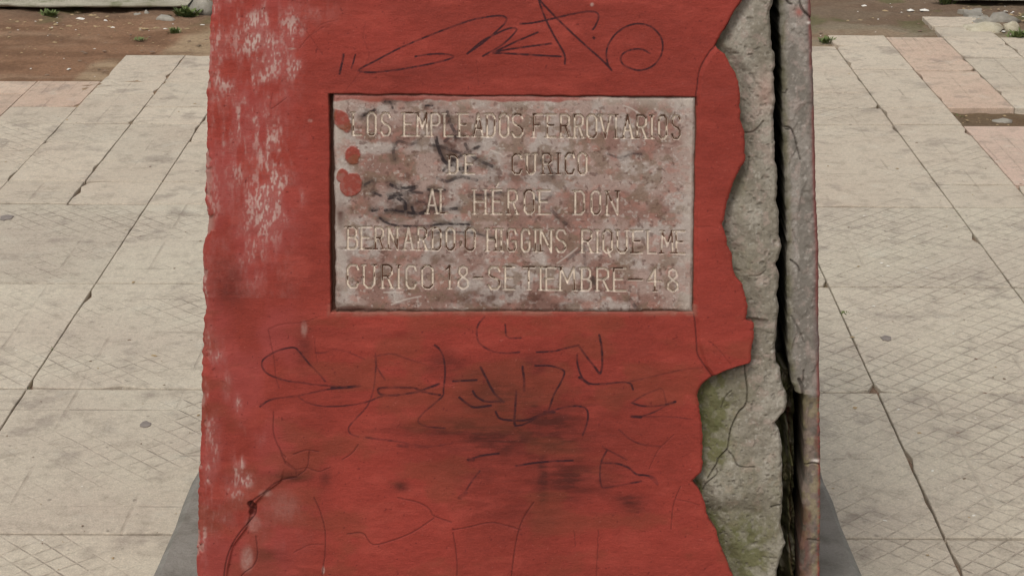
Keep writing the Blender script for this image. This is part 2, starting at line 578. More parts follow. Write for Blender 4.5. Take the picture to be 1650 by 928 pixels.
L_PTS = [(352, -420), (345, -60), (341, 0), (337, 54), (337, 108), (333, 148), (333, 215), (331, 268), (330, 327), (334.7, 350), (333, 380), (324.5, 403), (327, 413),
         (326, 466), (331, 498), (327, 521), (324.5, 613), (323, 696), (321, 738), (319, 794), (318, 845), (316, 928), (310, 1150), (305, 1400)]
R_PTS = [(1240, -420), (1226, -100), (1210, -30), (1196, 0), (1186, 16), (1175, 35), (1162, 57), (1153, 73), (1155, 79), (1168, 88), (1174, 101), (1184, 117), (1190, 132), (1191.6, 152),
         (1193, 196), (1199, 214), (1200, 241.6), (1200, 258), (1191.6, 274.5), (1181.5, 293), (1177, 310), (1168.7, 335.6), (1164, 361), (1168.7, 376),
         (1172, 396), (1179, 407), (1180.6, 434.5), (1187, 447), (1195, 456.5), (1200.7, 475), (1204, 493), (1201.6, 515), (1215, 518.6), (1214.5, 540.6), (1210, 562.6),
         (1209, 584.5), (1191.6, 589), (1169.6, 596.4), (1145.8, 607.4), (1130, 620), (1124, 631), (1124.7, 646.6), (1129, 670), (1132, 701.6), (1133, 738), (1130, 762), (1116, 775.5),
         (1127, 789), (1134.4, 809), (1141.6, 838), (1154, 854), (1161.5, 883), (1172.4, 905), (1180.5, 928), (1205, 1000), (1210, 1400)]
G_PTS = [(1236, -420), (1243, -60), (1249, 0), (1246.5, 11), (1243, 18), (1244, 51), (1246.5, 80.6), (1251.6, 88), (1251.6, 108), (1248.7, 117), (1250, 137), (1252, 168),
         (1248, 186.6), (1251, 227), (1251, 260), (1255.7, 276), (1254, 320), (1252, 326.5), (1258, 345), (1257, 383), (1262, 400), (1256.6, 420), (1251.6, 427), (1258.4, 445.5),
         (1257.5, 465.5), (1253.5, 480), (1257.5, 498.5), (1253.5, 539), (1251.6, 564), (1252, 590), (1259, 595.5), (1263, 623), (1270, 637.5), (1271, 652), (1265, 670.4), (1251, 686),
         (1259, 698), (1263, 723.6), (1262, 738), (1263, 760), (1264, 809), (1260, 847), (1268, 879.5), (1254, 923), (1254, 1100), (1254, 1400)]
S_PTS = [(x + (2.8 if y < 630 else 1.5), y) for x, y in [(1248, -420), (1255, -60), (1256.6, 0), (1258, 55), (1260, 91.6), (1261, 170), (1264, 278), (1266, 320), (1268.5, 398), (1268.5, 480), (1269.4, 515), (1270, 579), (1277.6, 623),
         (1284, 637.5), (1297, 641), (1298, 683), (1298.7, 720), (1299.6, 775), (1294.6, 800), (1296, 823), (1299, 850), (1292, 887), (1292, 928), (1292, 1100), (1292, 1400)]]
E_PTS = [(1296, -420), (1307, -60), (1309, 0), (1310.6, 55), (1312.5, 110), (1315, 170), (1318, 315), (1321.6, 401.6), (1322, 480), (1324, 630), (1325, 665), (1326.5, 780), (1325, 928), (1330, 1150), (1334, 1400)]


def rough_pts(pts, amp, step=3.0, seed=1):
    """traced edge resampled every few pixels with a little break-up"""
    p = np.array(sorted(pts, key=lambda q: q[1]), float)
    y = np.arange(p[0, 1], p[-1, 1], step)
    x = np.interp(y, p[:, 1], p[:, 0])
    x = x + amp * 2 * (fbm(y / 9.0, y * 0 + seed * 7.7, seed, 3) - .5)
    return x, y


def edge_uv(pts, amp, seed):
    x, y = rough_pts(pts, amp, 2.0, seed)
    u, v = face_uv(x, y)
    o = np.argsort(v)
    return v[o], u[o]


V_TOP = float(face_uv(825, -300.)[1]); V_LO = -.02


def rows_v(step, extra=.012):
    v0 = float(face_uv(825, 950.)[1]); v1 = float(face_uv(825, -22.)[1])
    return np.concatenate([np.arange(V_LO, v0, extra), np.arange(v0, v1, step), np.arange(v1, V_TOP, extra)])


LE, RE, GE, SE, EE = (edge_uv(p, a, s) for p, a, s in ((L_PTS, 3.0, 1), (R_PTS, 2.4, 2), (G_PTS, 1.6, 3), (S_PTS, 2.0, 4), (E_PTS, 1.4, 5)))


def at_v(edge, v):
    return np.interp(v, edge[0], edge[1])


# ---- red render layer ------------------------------------------------
STEP = .00088
v = rows_v(STEP)
ul, ur = at_v(LE, v), at_v(RE, v)
uc = np.arange(ul.min() - STEP, ur.max() + STEP, STEP)
U = np.clip(uc[None, :], ul[:, None], ur[:, None]); V = np.repeat(v[:, None], len(uc), 1)
PX, PY = face_px(U, V)
Z = np.zeros_like(PX)
mark, crack, smear = Z.copy(), Z.copy(), Z.copy()


def S(F, pts, z, w, s=1.0, soft=1.0, **k):
    stroke(F, PX, PY, zm(pts, *z), w, s, soft, **k)


T = (500, 0, 2.75)
for pts, w, s in (
    ([(147, 243), (143, 270), (130, 328)], 1.0, .95), ([(200, 243), (190, 280), (182, 303)], .6, .75),
    ([(465, 252), (520, 243), (580, 240), (625, 246), (632, 255), (600, 268), (520, 287), (400, 308), (290, 321), (235, 320), (217, 315), (225, 303), (290, 270), (400, 213),
      (550, 150), (700, 95), (790, 76), (845, 72), (868, 82), (862, 105), (820, 145), (760, 195), (695, 240)], .75, .8),
    ([(695, 240), (760, 185), (830, 148), (880, 128), (912, 128), (905, 148), (850, 200), (765, 250)], .75, .85),
    ([(1008, 145), (930, 178), (850, 215), (810, 235)], .8, .85), ([(810, 235), (850, 225), (950, 210), (1065, 195)], .8, .85),
    ([(810, 236), (900, 240), (1000, 246), (1110, 252)], .8, .85),
    ([(1000, -60), (1012, 0), (1040, 80), (1080, 160), (1125, 240), (1128, 285)], .8, .9),
    ([(975, -50), (1015, 0), (1060, 50), (1120, 110), (1200, 185), (1290, 265), (1335, 312)], .8, .9),
    ([(1335, 312), (1318, 285), (1312, 235), (1325, 190), (1360, 145), (1410, 115), (1460, 107), (1510, 120), (1550, 160), (1562, 205), (1550, 255), (1515, 295), (1465, 313),
      (1420, 305), (1385, 285), (1375, 260), (1390, 235), (1430, 220), (1470, 220), (1505, 238)], .75, .8),
    ([(930, 107), (980, 104), (1040, 92), (1100, 78), (1180, 60), (1240, 52), (1272, 60), (1276, 85), (1262, 118), (1252, 132)], .8, .85),
    ([(1256, 169), (1258, 171)], 1.4, .9)):
    S(mark, pts, T, w + .25, s)
A6, A7, A9, A8 = (310, 500, 3.929), (730, 500, 3.929), (730, 692, 3.929), (310, 692, 3.929)
for pts, w, s in (
    ([(430, 605), (470, 575), (520, 557), (600, 548), (665, 540), (740, 525), (830, 505), (900, 495), (990, 490), (1055, 480)], .9, .75),
    ([(880, 492), (960, 488), (1058, 479)], 1.5, .9),
    ([(980, 488), (860, 478), (760, 468), (680, 455), (600, 445), (530, 425), (470, 395), (440, 350), (450, 310), (500, 275), (560, 248), (640, 235), (680, 265), (740, 340), (800, 400), (840, 450)], .8, .72),
    ([(665, 540), (720, 580), (800, 603), (900, 608), (1020, 598), (1120, 575), (1200, 545), (1300, 540)], .7, .6),
    ([(1460, 515), (1400, 490), (1300, 488), (1190, 492), (1175, 512), (1200, 535), (1300, 535), (1400, 520), (1450, 505), (1560, 465)], 1.2, .85),
    ([(1400, 490), (1470, 515), (1570, 535)], 1.0, .75),
    ([(1535, 220), (1570, 255), (1592, 310), (1600, 400), (1590, 500), (1585, 540), (1530, 590), (1460, 650), (1430, 690), (1440, 715), (1490, 735), (1600, 745)], .8, .65),
    ([(1535, 220), (1560, 240)], 1.2, .8),
    ([(1220, 440), (1180, 380), (1160, 330), (1160, 270)], .7, .5), ([(1165, 300), (1150, 480), (1110, 600), (1040, 680), (990, 740), (1000, 780), (1050, 800)], .7, .5),
    ([(780, 270), (840, 268), (900, 245), (1000, 270), (1090, 310)], .7, .35), ([(1150, 290), (1260, 275), (1340, 300), (1470, 340)], .7, .35),
    ([(1100, 805), (1300, 830), (1490, 860), (1650, 840)], 1.0, .45), ([(1300, 855), (1490, 862)], 2.0, .4)):
    S(mark, pts, A6, w * 1.05, s, 1.2)
for pts, w, s in (
    ([(200, 40), (160, 90), (150, 150), (170, 210), (240, 255), (330, 270), (420, 265)], .9, .6), ([(330, 90), (345, 170), (430, 175)], .8, .6),
    ([(530, 265), (640, 258), (720, 238), (795, 222)], .9, .7), ([(795, 222), (850, 300), (900, 362)], 1.1, .8),
    ([(900, 362), (930, 400), (945, 340), (940, 230), (925, 158)], 1.2, .9), ([(785, 285), (790, 350), (820, 430), (870, 465), (960, 465), (1060, 455), (1120, 462), (1140, 500)], .9, .75),
    ([(800, 425), (860, 465)], 1.6, .8), ([(1120, 450), (1300, 410), (1450, 375), (1580, 360)], .8, .3),
    ([(175, 360), (210, 430), (260, 520), (320, 580)], 1.2, .9), ([(440, 355), (450, 440), (450, 510)], 1.3, .85),
    ([(520, 350), (620, 352), (690, 375), (705, 400), (680, 460), (640, 530), (610, 620), (600, 640)], .9, .75), ([(0, 448), (150, 440)], .9, .8),
    ([(125, 510), (150, 545), (210, 575), (320, 575)], 1.2, .85), ([(40, 550), (90, 590), (140, 612), (240, 600)], 1.2, .85),
    ([(400, 510), (395, 600), (388, 700), (395, 730)], 1.2, .9), ([(270, 640), (300, 685), (400, 695), (480, 690), (560, 655), (630, 640)], 1.1, .8),
    ([(395, 730), (450, 720), (530, 680), (600, 645), (700, 615), (780, 605), (840, 620), (855, 670), (840, 740), (820, 790)], .9, .75), ([(580, 640), (640, 642)], 1.6, .85),
    ([(1130, 585), (1200, 540), (1270, 510), (1325, 500), (1350, 590)], .6, .45), ([(1130, 585), (1200, 605), (1290, 605), (1350, 595), (1405, 580)], .9, .7),
    ([(1350, 595), (1408, 578)], 1.3, .8), ([(1130, 672), (1190, 674)], 1.5, .95), ([(1190, 672), (1280, 640), (1350, 600)], .7, .6), ([(1190, 672), (1400, 675), (1520, 690)], .6, .35)):
    S(mark, pts, A7, w * 1.05, s, 1.2)
for pts, w, s in (
    ([(95, 192), (180, 165), (290, 150)], 1.0, .75), ([(95, 190), (130, 192)], 1.8, .7), ([(400, 228), (500, 212), (620, 200), (760, 195)], 1.0, .8),
    ([(945, 105), (975, 125), (1100, 190)], .8, .6), ([(975, 130), (940, 200), (930, 280), (940, 355), (970, 365), (1080, 345), (1190, 325)], .9, .75),
    ([(940, 210), (1040, 215), (1110, 240), (1160, 280), (1230, 290), (1280, 310), (1295, 345)], 1.0, .75), ([(1240, 292), (1295, 343)], 1.4, .7),
    ([(1050, 0), (1120, 60), (1200, 95), (1310, 105)], .7, .45), ([(170, 260), (110, 340), (50, 440)], .8, .5), ([(40, 430), (80, 400)], 2.4, .6)):
    S(mark, pts, A9, w * 1.05, s, 1.2)
# cracks
Z2, Z5 = (1100, 0, 5.46), (1100, 460, 5.46)
for pts, z, w, s in (
    ([(480, 120), (500, 220), (520, 330), (530, 430), (550, 490)], A6, .5, .55), ([(480, 120), (560, 90), (700, 75), (800, 40)], A6, .5, .4), ([(775, 180), (790, 330)], A6, .5, .4),
    ([(515, 640), (515, 780), (560, 890), (590, 927)], A6, .6, .75), ([(590, 200), (650, 250), (660, 300)], A8, .6, .6),
    ([(550, 110), (590, 215)], A8, .8, .8), ([(1050, 95), (1010, 150), (950, 190)], A8, .6, .7), ([(740, 140), (725, 240), (670, 290)], A8, .7, .75), ([(640, 155), (720, 130), (800, 140)], A8, .8, .7),
    ([(725, 240), (800, 265), (870, 240)], A8, .6, .6), ([(590, 215), (650, 250), (725, 240)], A8, .6, .6),
    ([(660, 300), (540, 330), (450, 400), (375, 455)], A8, 1.2, .85), ([(375, 455), (362, 490), (400, 520), (380, 560), (310, 640), (250, 730), (215, 830), (200, 927), (170, 1200)], A8, 1.0, 1.0),
    ([(770, 430), (810, 520), (840, 640), (840, 780), (825, 900), (800, 1200)], A8, .6, .8), ([(980, 660), (1080, 655), (1140, 725), (1250, 705), (1390, 650), (1500, 580), (1530, 560)], A8, .6, .75),
    ([(1300, 430), (1430, 460), (1500, 500), (1530, 545), (1640, 585)], A8, .7, .7), ([(400, 680), (410, 800), (380, 870), (310, 927), (200, 1100)], A8, .7, .8), ([(640, 780), (740, 730), (830, 725)], A8, .6, .5),
    ([(0, 632), (100, 615), (230, 585), (320, 600), (430, 632)], A9, .6, .75), ([(510, 460), (440, 570), (400, 700), (370, 927), (350, 1200)], A9, .7, .8), ([(920, 640), (910, 927)], A9, .5, .55),
    ([(0, 650), (20, 780), (25, 927), (10, 1200)], A9, .6, .75), ([(1440, 360), (1395, 480), (1380, 630)], A9, .6, .65), ([(1240, 250), (1300, 130), (1400, 30)], A9, .5, .5), ([(765, 640), (775, 740)], A9, .5, .5),
    ([(1410, 440), (1500, 460), (1560, 480)], A9, .5, .5),
    ([(530, -20), (410, 190), (290, 400), (240, 455), (170, 570), (140, 660), (125, 780), (115, 850), (125, 930)], Z2, .7, 1.0), ([(80, 200), (105, 300), (120, 480), (130, 600), (190, 700), (260, 800)], Z5, .9, .95),
    ([(220, 480), (300, 540), (430, 700)], Z5, .4, .45), ([(120, 300), (250, 300), (400, 340)], (1100, 310, 5.46), .4, .35),
    ([(480, 560), (470, 650), (560, 590)], (310, 0, 3.712), .5, .5), ([(640, 290), (700, 220), (790, 160)], (310, 0, 3.712), .5, .4), ([(600, 90), (690, 200), (780, 330)], (310, 0, 3.712), .5, .35),
    ([(245, 100), (235, 170), (260, 260), (160, 400)], T, .4, .3), ([(735, 270), (745, 380)], T, .4, .3), ([(0, 160), (50, 110), (120, 90)], T, .4, .3)):
    S(crack, pts, z, w * .6, s, 1.1, jit=.7)
# plaque recess
REC = np.array([(530, 151.5), (1122.2, 157), (1116.5, 502.5), (533, 503.5)], float)
PLQ = np.array([(537, 152), (1120.5, 157.5), (1115, 501.5), (541, 501.5)], float)


def quad_sdf(PX, PY, Q, wob=0):
    d = np.full(PX.shape, -1e9)
    for a, b in zip(Q, np.roll(Q, -1, 0)):
        e = b - a; L = np.hypot(*e)
        d = np.maximum(d, ((PX - a[0]) * e[1] - (PY - a[1]) * e[0]) / L)
    return d + wob


wob = 3.0 * (fbm(PX / 22, PY / 22, 51, 3) - .5)
rec = quad_sdf(PX, PY, REC, wob)
inrec = 1 - sstep(-1.2, 1.0, rec)
# relief
n_big = fbm(U * 9, V * 9, 60, 4) - .5
n_mid = fbm(U * 45, V * 60, 66, 4) - .5
N = .004 * n_big + .0016 * n_mid
loose = sstep(0, 8, PX - poly_field(PY, [(1230, -400), (1196, 0), (1153, 73), (1144, 85), (1131, 105), (1125, 121), (1122, 156), (1117, 500), (1121, 520), (1122, 550), (1135, 590), (1148, 606), (1230, 620), (1400, 1400)]))
N += .0035 * loose
chipl = sstep(.57, .66, fbm(PX / 16, PY / 26, 71, 4)) * (1 - sstep(2, 16, PX - poly_field(PY, L_PTS)))
N -= .003 * chipl
N -= .0008 * crack
hole = Z.copy()
stroke(hole, PX, PY, [(404, 812), (408, 818), (406, 826)], 4.0, 1, 2)
N -= .005 * hole
flap = sstep(0, 5, PX - poly_field(PY, [(470, 700), (450, 775), (424, 794), (405, 815), (395, 850), (372, 880), (362, 928), (350, 1300)])) * (1 - sstep(440, 520, PX)) * sstep(740, 790, PY)
N -= .0035 * flap
edge_r = np.clip((ur[:, None] - U) / .004, 0, 1)
N -= .0025 * (1 - edge_r) ** 2
edge_l = np.clip((U - ul[:, None]) / .012, 0, 1)
N -= .006 * (1 - edge_l) ** 2
N = N * (1 - inrec) + (-.0035 - .010 * (1 - sstep(536, 546, PX)) + .002 * n_mid) * inrec
# colour
b1 = fbm(PX / 210, PY / 210, 80, 4); b2 = fbm(PX / 60, PY / 22, 84, 4); b3 = fbm(PX / 14, PY / 4.5, 88, 3)
col = np.empty(PX.shape + (3,)); col[:] = cf(144, 57, 47)
col = mixc(col, cf(133, 53, 43), sstep(.42, .62, b1))
col = mixc(col, cf(151, 64, 53), .6 * sstep(.52, .72, b2) * (1 - sstep(900, 1150, PX) * .4))
col *= (1 + .22 * (b3 - .5) + .08 * (b2 - .5) + .12 * (fbm(PX / 40, PY / 2.2, 91, 2) - .5) + .16 * (vnoise(PX / 1.7, PY / 1.7, 92) - .5))[..., None]
band = (1 - sstep(440, 515, PX + 26 * (b1 - .5)))
col = mixc(col, cf(154, 70, 66), band * .55 * sstep(.35, .65, fbm(PX / 50, PY / 90, 90, 4)) * (1 - sstep(560, 700, PY) * .3))
# scuffed pale paint, vertical rubs
spots = [(415, 60, 34, 55, 1.0), (432, 85, 26, 40, 1.0), (395, 20, 30, 40, .6), (475, 110, 14, 30, .9), (365, 128, 26, 22, .8), (440, 250, 26, 45, 1.0), (425, 330, 30, 55, 1.0), (415, 200, 34, 40, .7), (385, 190, 30, 50, .7),
         (350, 70, 18, 60, .5), (470, 45, 22, 30, .8), (352, 205, 16, 50, .7), (430, 290, 18, 30, .9), (405, 400, 20, 50, .6), (350, 575, 14, 24, .9), (383, 655, 6, 16, 1.0), (392, 690, 8, 12, .7),
         (385, 752, 9, 22, 1.2), (395, 775, 14, 14, 1.0), (340, 690, 10, 30, .7), (420, 705, 7, 12, .6), (380, 790, 18, 26, .7), (350, 840, 24, 30, .5), (480, 320, 12, 12, .8), (450, 840, 50, 50, .2), (500, 20, 40, 20, .4), (335, 780, 8, 60, .8), (336, 560, 8, 40, .9), (332, 640, 6, 50, .8), (345, 720, 10, 40, .6), (328, 860, 8, 50, .8), (366, 620, 8, 24, .5), (330, 470, 6, 40, .6), (348, 30, 10, 60, .7), (345, 330, 10, 60, .4), (448, 300, 20, 60, .8), (425, 120, 40, 40, .7), (385, 250, 20, 60, .6)]
sm = Z.copy()
for x, y, a, b, s in spots:
    sm = np.maximum(sm, s * np.exp(-((PX - x) / a) ** 2 - ((PY - y) / b) ** 2))
streak = .35 * fbm(PX / 6, PY / 22, 95, 3) + .65 * fbm(PX / 26, PY / 36, 97, 4)
speck = .4 * vnoise(PX / 2.2, PY / 4.5, 99) + .6 * fbm(PX / 5, PY / 16, 100, 3)
sc_m = np.clip(sm + .22 * band * (PY < 480), 0, 1.2) * sstep(.34, .60, streak) * (0.42 + .58 * sstep(.36, .64, speck))
col = mixc(col, cf(168, 122, 116), np.clip(sc_m * .70, 0, .75))
col = mixc(col, cf(188, 168, 158), np.clip(sc_m - .30, 0, 1) * sstep(.5, .62, speck) * .9)
col = mixc(col, cf(156, 120, 110), .8 * chipl)
# grime
dk = Z.copy()
for x, y, a, b, s in [(800, 640, 70, 46, .75), (840, 705, 120, 46, .8), (760, 690, 120, 22, .8), (850, 660, 150, 70, .5), (820, 690, 200, 60, .35), (850, 700, 90, 60, .75), (890, 770, 60, 50, .6), (960, 770, 80, 40, .45), (700, 640, 120, 60, .22), (890, 780, 150, 60, .35), (960, 700, 90, 50, .3), (880, 680, 70, 24, .85), (760, 610, 45, 18, .7), (850, 655, 40, 34, .8), (790, 700, 70, 20, 1.0), (690, 692, 90, 10, .6), (900, 715, 60, 20, .8), (875, 770, 14, 60, .9), (920, 770, 60, 45, .75), (1015, 808, 34, 22, .7), (770, 760, 70, 40, .35),
                      (860, 590, 30, 20, .6), (1000, 640, 30, 30, .4), (370, 462, 26, 34, .55), (490, 560, 14, 40, .5), (470, 768, 30, 10, .9), (525, 770, 10, 14, .5), (645, 783, 16, 10, .7), (720, 590, 40, 24, .55), (560, 620, 50, 30, .2), (640, 120, 120, 22, .3),
                      (860, 830, 80, 30, .4), (1150, 640, 30, 60, .2), (430, 895, 34, 12, .5), (600, 540, 160, 10, .2)]:
    dk = np.maximum(dk, s * np.exp(-((PX - x) / a) ** 2 - ((PY - y) / b) ** 2))
brush = fbm(PX / 34, PY / 4.5, 105, 3); blot = fbm(PX / 18, PY / 14, 109, 4)
dkm = np.clip(1.15 * dk * (.68 + .5 * sstep(.36, .62, .6 * brush + .4 * blot)), 0, 1)
col = mixc(col, cf(72, 32, 26), .90 * dkm)
col = mixc(col, cf(112, 60, 40), .35 * sstep(.5, .68, fbm(PX / 80, PY / 40, 113, 4)) * (PY > 500))
fleck = sstep(.84, .88, fbm(PX / 5, PY / 5, 117, 2))
col = mixc(col, cf(92, 32, 30), .6 * fleck)
pale = sstep(.88, .91, fbm(PX / 4.2, PY / 4.2, 121, 2))
col = mixc(col, cf(170, 100, 88), .3 * pale)
for x, y, a, b, s in [(397, 901, 10, 20, .6), (408, 845, 11, 13, .4), (428, 795, 10, 6, .5), (455, 815, 26, 24, .16), (490, 530, 5, 12, .5), (521, 918, 2.5, 6, 1), (954, 8, 3, 3, 1), (470, 79, 7, 1.6, 1), (500, 195, 4, 3, .6)]:
    col = mixc(col, cf(166, 132, 122), s * np.exp(-(((PX - x) / a) ** 2 + ((PY - y) / b) ** 2) ** 2) * (.6 + .4 * sstep(.4, .6, speck)))
col = mixc(col, cf(74, 30, 28), np.clip(crack, 0, 1) * .80)
col = mixc(col, cf(70, 32, 28), hole * .6)
brk = (.55 + .45 * sstep(.30, .58, fbm(PX / 9, PY / 9, 125, 3))) * np.where(PY > 480, .55 + .5 * sstep(.35, .6, fbm(PX / 45, PY / 45, 127, 3)), 1)
col = mixc(col, cf(50, 24, 29), np.clip(mark * brk * 1.3, 0, 1) * .95)
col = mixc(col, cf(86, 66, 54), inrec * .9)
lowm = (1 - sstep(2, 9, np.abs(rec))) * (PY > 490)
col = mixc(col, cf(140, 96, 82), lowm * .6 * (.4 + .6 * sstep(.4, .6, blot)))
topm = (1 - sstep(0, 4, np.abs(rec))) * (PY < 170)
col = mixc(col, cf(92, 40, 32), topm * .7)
# skirts: right broken edge and left return
one = lambda a: a[:, None]
kd = np.array([-.66, -.50, -.36, -.24, -.15, -.08, -.03])
side_c = np.empty((len(v), len(kd), 3)); side_c[:] = cf(138, 58, 50)
sv, sd = np.meshgrid(v, kd, indexing='ij')
side_c = mixc(side_c, cf(158, 104, 96), .6 * sstep(.52, .66, fbm(sd * 9, sv * 12, 401, 4)))
side_c = mixc(side_c, cf(112, 48, 42), .6 * sstep(.52, .66, fbm(sd * 6 + 4, sv * 7, 405, 4)))
Us = np.hstack([np.repeat(one(ul.mean() + (v - v.mean()) * np.polyfit(v, ul, 1)[0]), len(kd), 1), one(ul), U, one(ur), one(ur)])
Ns = np.hstack([np.repeat(kd[None, :], len(v), 0), one(N[:, 0] - .002), N, one(N[:, -1] - .006), one(np.full(len(v), -.035))])
Vs = np.repeat(v[:, None], Us.shape[1], 1)
cs = np.concatenate([side_c, col[:, :1], col, np.broadcast_to(cf(120, 66, 56), (len(v), 1, 3)), np.broadcast_to(cf(112, 98, 84), (len(v), 1, 3))], 1)
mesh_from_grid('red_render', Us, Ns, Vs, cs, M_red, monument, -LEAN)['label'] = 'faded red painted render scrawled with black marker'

# ---- bare concrete between the render and the gap ---------------------
v2 = rows_v(.0010)
g = at_v(GE, v2); r2 = at_v(RE, v2)
uc = np.arange(r2.min() - .03, g.max() + .001, .0010)
U = np.clip(uc[None, :], None, g[:, None]); V = np.repeat(v2[:, None], len(uc), 1)
PX, PY = face_px(U, V)
ck = np.zeros_like(PX)
for pts, z, w, s in (
    ([(555, 700), (560, 800), (575, 900)], Z5, .8, .9), ([(565, 0), (580, 130), (565, 250), (500, 330), (440, 460), (415, 590), (400, 650), (330, 720), (300, 790), (230, 900)], (1100, 610, 5.46), .9, .95),
    ([(400, 650), (460, 720), (480, 770), (520, 800), (640, 800)], (1100, 610, 5.46), .7, .7), ([(440, 130), (390, 180), (350, 280)], (1100, 610, 5.46), .7, .6),
    ([(310, 0), (312, 50), (230, 120), (190, 200)], (1100, 760, 5.524), .8, .7), ([(800, 340), (850, 322), (890, 315)], (1100, 760, 5.524), 1.2, .7),
    ([(560, 370), (640, 350), (720, 260)], (1100, 150, 5.46), 1.8, .5), ([(580, 690), (600, 580)], (1100, 150, 5.46), 1.0, .6), ([(740, 180), (770, 80), (800, 20)], (1100, 0, 5.46), 1.0, .4),
    ([(600, 750), (680, 745), (740, 700)], (1100, 310, 5.46), 1.0, .5), ([(590, 490), (620, 488)], (1100, 0, 5.46), 2, .6)):
    stroke(ck, PX, PY, zm(pts, *z), w * .55, s, 1.2, jit=1.2)
nb = fbm(U * 30, V * 30, 131, 5) - .5; nf = fbm(U * 150, V * 150, 137, 4) - .5
rr = poly_field(PY, R_PTS)
inner = sstep(0, 30, PX - rr)                                # rises a little away from the broken render edge
N = -.019 + .008 * inner + .010 * nb + .0018 * nf
N -= .008 * sstep(798, 830, PY + 40 * nb) * (1 - sstep(1215, 1250, PX))
N -= .0025 * sstep(0, 1, ck)
bulge = np.exp(-((PX - 1170) / 40) ** 2 - ((PY - 690) / 60) ** 2)
N -= .006 * bulge
pit = sstep(.70, .78, fbm(U * 190, V * 190, 143, 2))
N -= .0012 * pit
N -= .006 * (1 - np.clip((g[:, None] - U) / .005, 0, 1)) ** 2
b1 = fbm(PX / 50, PY / 70, 151, 4); b2 = fbm(PX / 12, PY / 12, 155, 4); b3 = fbm(PX / 4, PY / 4, 159, 3)
col = np.empty(PX.shape + (3,)); col[:] = cf(150, 143, 131)
col = mixc(col, cf(130, 123, 110), sstep(.40, .62, b1))
col = mixc(col, cf(160, 142, 132), .5 * sstep(.54, .7, b2))
col = mixc(col, cf(110, 104, 94), .45 * sstep(.60, .74, b3))
col = mixc(col, cf(180, 174, 164), .4 * sstep(.66, .76, fbm(PX / 5, PY / 5, 163, 3)))
moss = np.zeros_like(PX)
for x, y, a, b, s in [(1142, 655, 38, 66, 1.35), (1150, 725, 34, 50, .9), (1180, 640, 30, 30, .5), (1180, 905, 60, 54, 1.3), (1150, 850, 30, 40, .8), (1210, 870, 50, 50, .7), (1120, 790, 30, 30, .6), (1160, 80, 16, 50, .35), (1190, 300, 14, 40, .4), (1200, 430, 20, 40, .25), (1250, 800, 20, 60, .3), (1190, 790, 60, 60, .25)]:
    moss = np.maximum(moss, s * np.exp(-((PX - x) / a) ** 2 - ((PY - y) / b) ** 2))
near = 1 - sstep(0, 9, PX - rr)
moss = np.clip(moss + .28 * near, 0, 1.2)
col = mixc(col, cf(92, 92, 56), np.clip(moss * (.55 + .8 * sstep(.35, .65, b2)), 0, .85))
col = mixc(col, cf(70, 76, 42), np.clip(moss - .5, 0, 1) * sstep(.45, .6, b1) * .9)
pinkish = np.exp(-((PX - 1235) / 16) ** 2 - ((PY - 150) / 30) ** 2)
col = mixc(col, cf(168, 132, 120), .5 * pinkish)
col = mixc(col, cf(66, 60, 48), .75 * ck)
col = mixc(col, cf(118, 112, 102), .5 * pit)
Us = np.hstack([U, one(g), one(g - .010)]); Vs = np.repeat(v2[:, None], Us.shape[1], 1)
Ns = np.hstack([N, one(N[:, -1] - .006), one(np.full(len(v2), -.30))])
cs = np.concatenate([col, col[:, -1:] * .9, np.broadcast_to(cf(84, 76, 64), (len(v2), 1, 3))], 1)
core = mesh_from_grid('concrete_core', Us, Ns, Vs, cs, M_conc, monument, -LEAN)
core['label'] = 'bare rough grey concrete with moss where the red render broke off'

# ---- split-off slab on the right --------------------------------------
s_, e_ = at_v(SE, v2), at_v(EE, v2)
uc = np.arange(s_.min() - .001, e_.max() + .001, .0010)
U = np.clip(uc[None, :], s_[:, None], e_[:, None]); V = np.repeat(v2[:, None], len(uc), 1)
PX, PY = face_px(U, V)
ck = np.zeros_like(PX)
for pts, z, w, s in (
    ([(930, 10), (950, 40), (970, 45)], Z2, 1.4, .8), ([(1040, -40), (1045, 30), (1065, 90), (1100, 130), (1145, 170)], Z2, 2.0, 1), ([(890, 310), (960, 320), (1000, 400), (1015, 470), (1050, 600)], (1100, 150, 5.46), .7, .9),
    ([(1012, 450), (1016, 470)], (1100, 150, 5.46), 1.6, 1), ([(960, 610), (1020, 660), (1040, 710)], (1100, 310, 5.46), .9, .8), ([(980, 350), (1010, 430)], (1100, 310, 5.46), .8, .4),
    ([(1035, 850), (1055, 890), (1070, 930)], Z5, 2.6, 1), ([(1040, 30), (1065, 90), (1072, 160)], (1100, 610, 5.46), 2.2, 1), ([(1080, 770), (1075, 860), (1060, 900)], Z5, .7, .8), ([(970, 290), (1040, 420), (1080, 520)], Z5, .8, .5),
    ([(890, 200), (905, 320), (960, 330)], (1100, 150, 5.46), 1.0, .6), ([(890, 830), (920, 830), (930, 800)], Z2, 1.2, .7), ([(1090, 800), (1150, 780), (1230, 790)], (1100, 610, 5.46), 1, .8), ([(1130, 640), (1200, 650), (1240, 660)], (1100, 760, 5.524), 1, .6)):
    stroke(ck, PX, PY, zm(pts, *z), w * .55, s * .9, 1.3, jit=1.4)
nb = fbm(U * 38 + 9, V * 26, 171, 5) - .5; nf = fbm(U * 150, V * 150, 177, 4) - .5
N = -.012 + .0045 * nb + .0016 * nf - .004 * ck
N -= .006 * (1 - np.clip((U - s_[:, None]) / .004, 0, 1)) ** 2
N -= .004 * (1 - np.clip((e_[:, None] - U) / .003, 0, 1)) ** 2 + .0012 * sstep(.5, .62, fbm(U * 55, V * 30, 178, 4)) + .0012 * sstep(.54, .58, fbm(U * 60 + 3, V * 22, 179, 3))
N -= .006 * sstep(640, 660, PY)
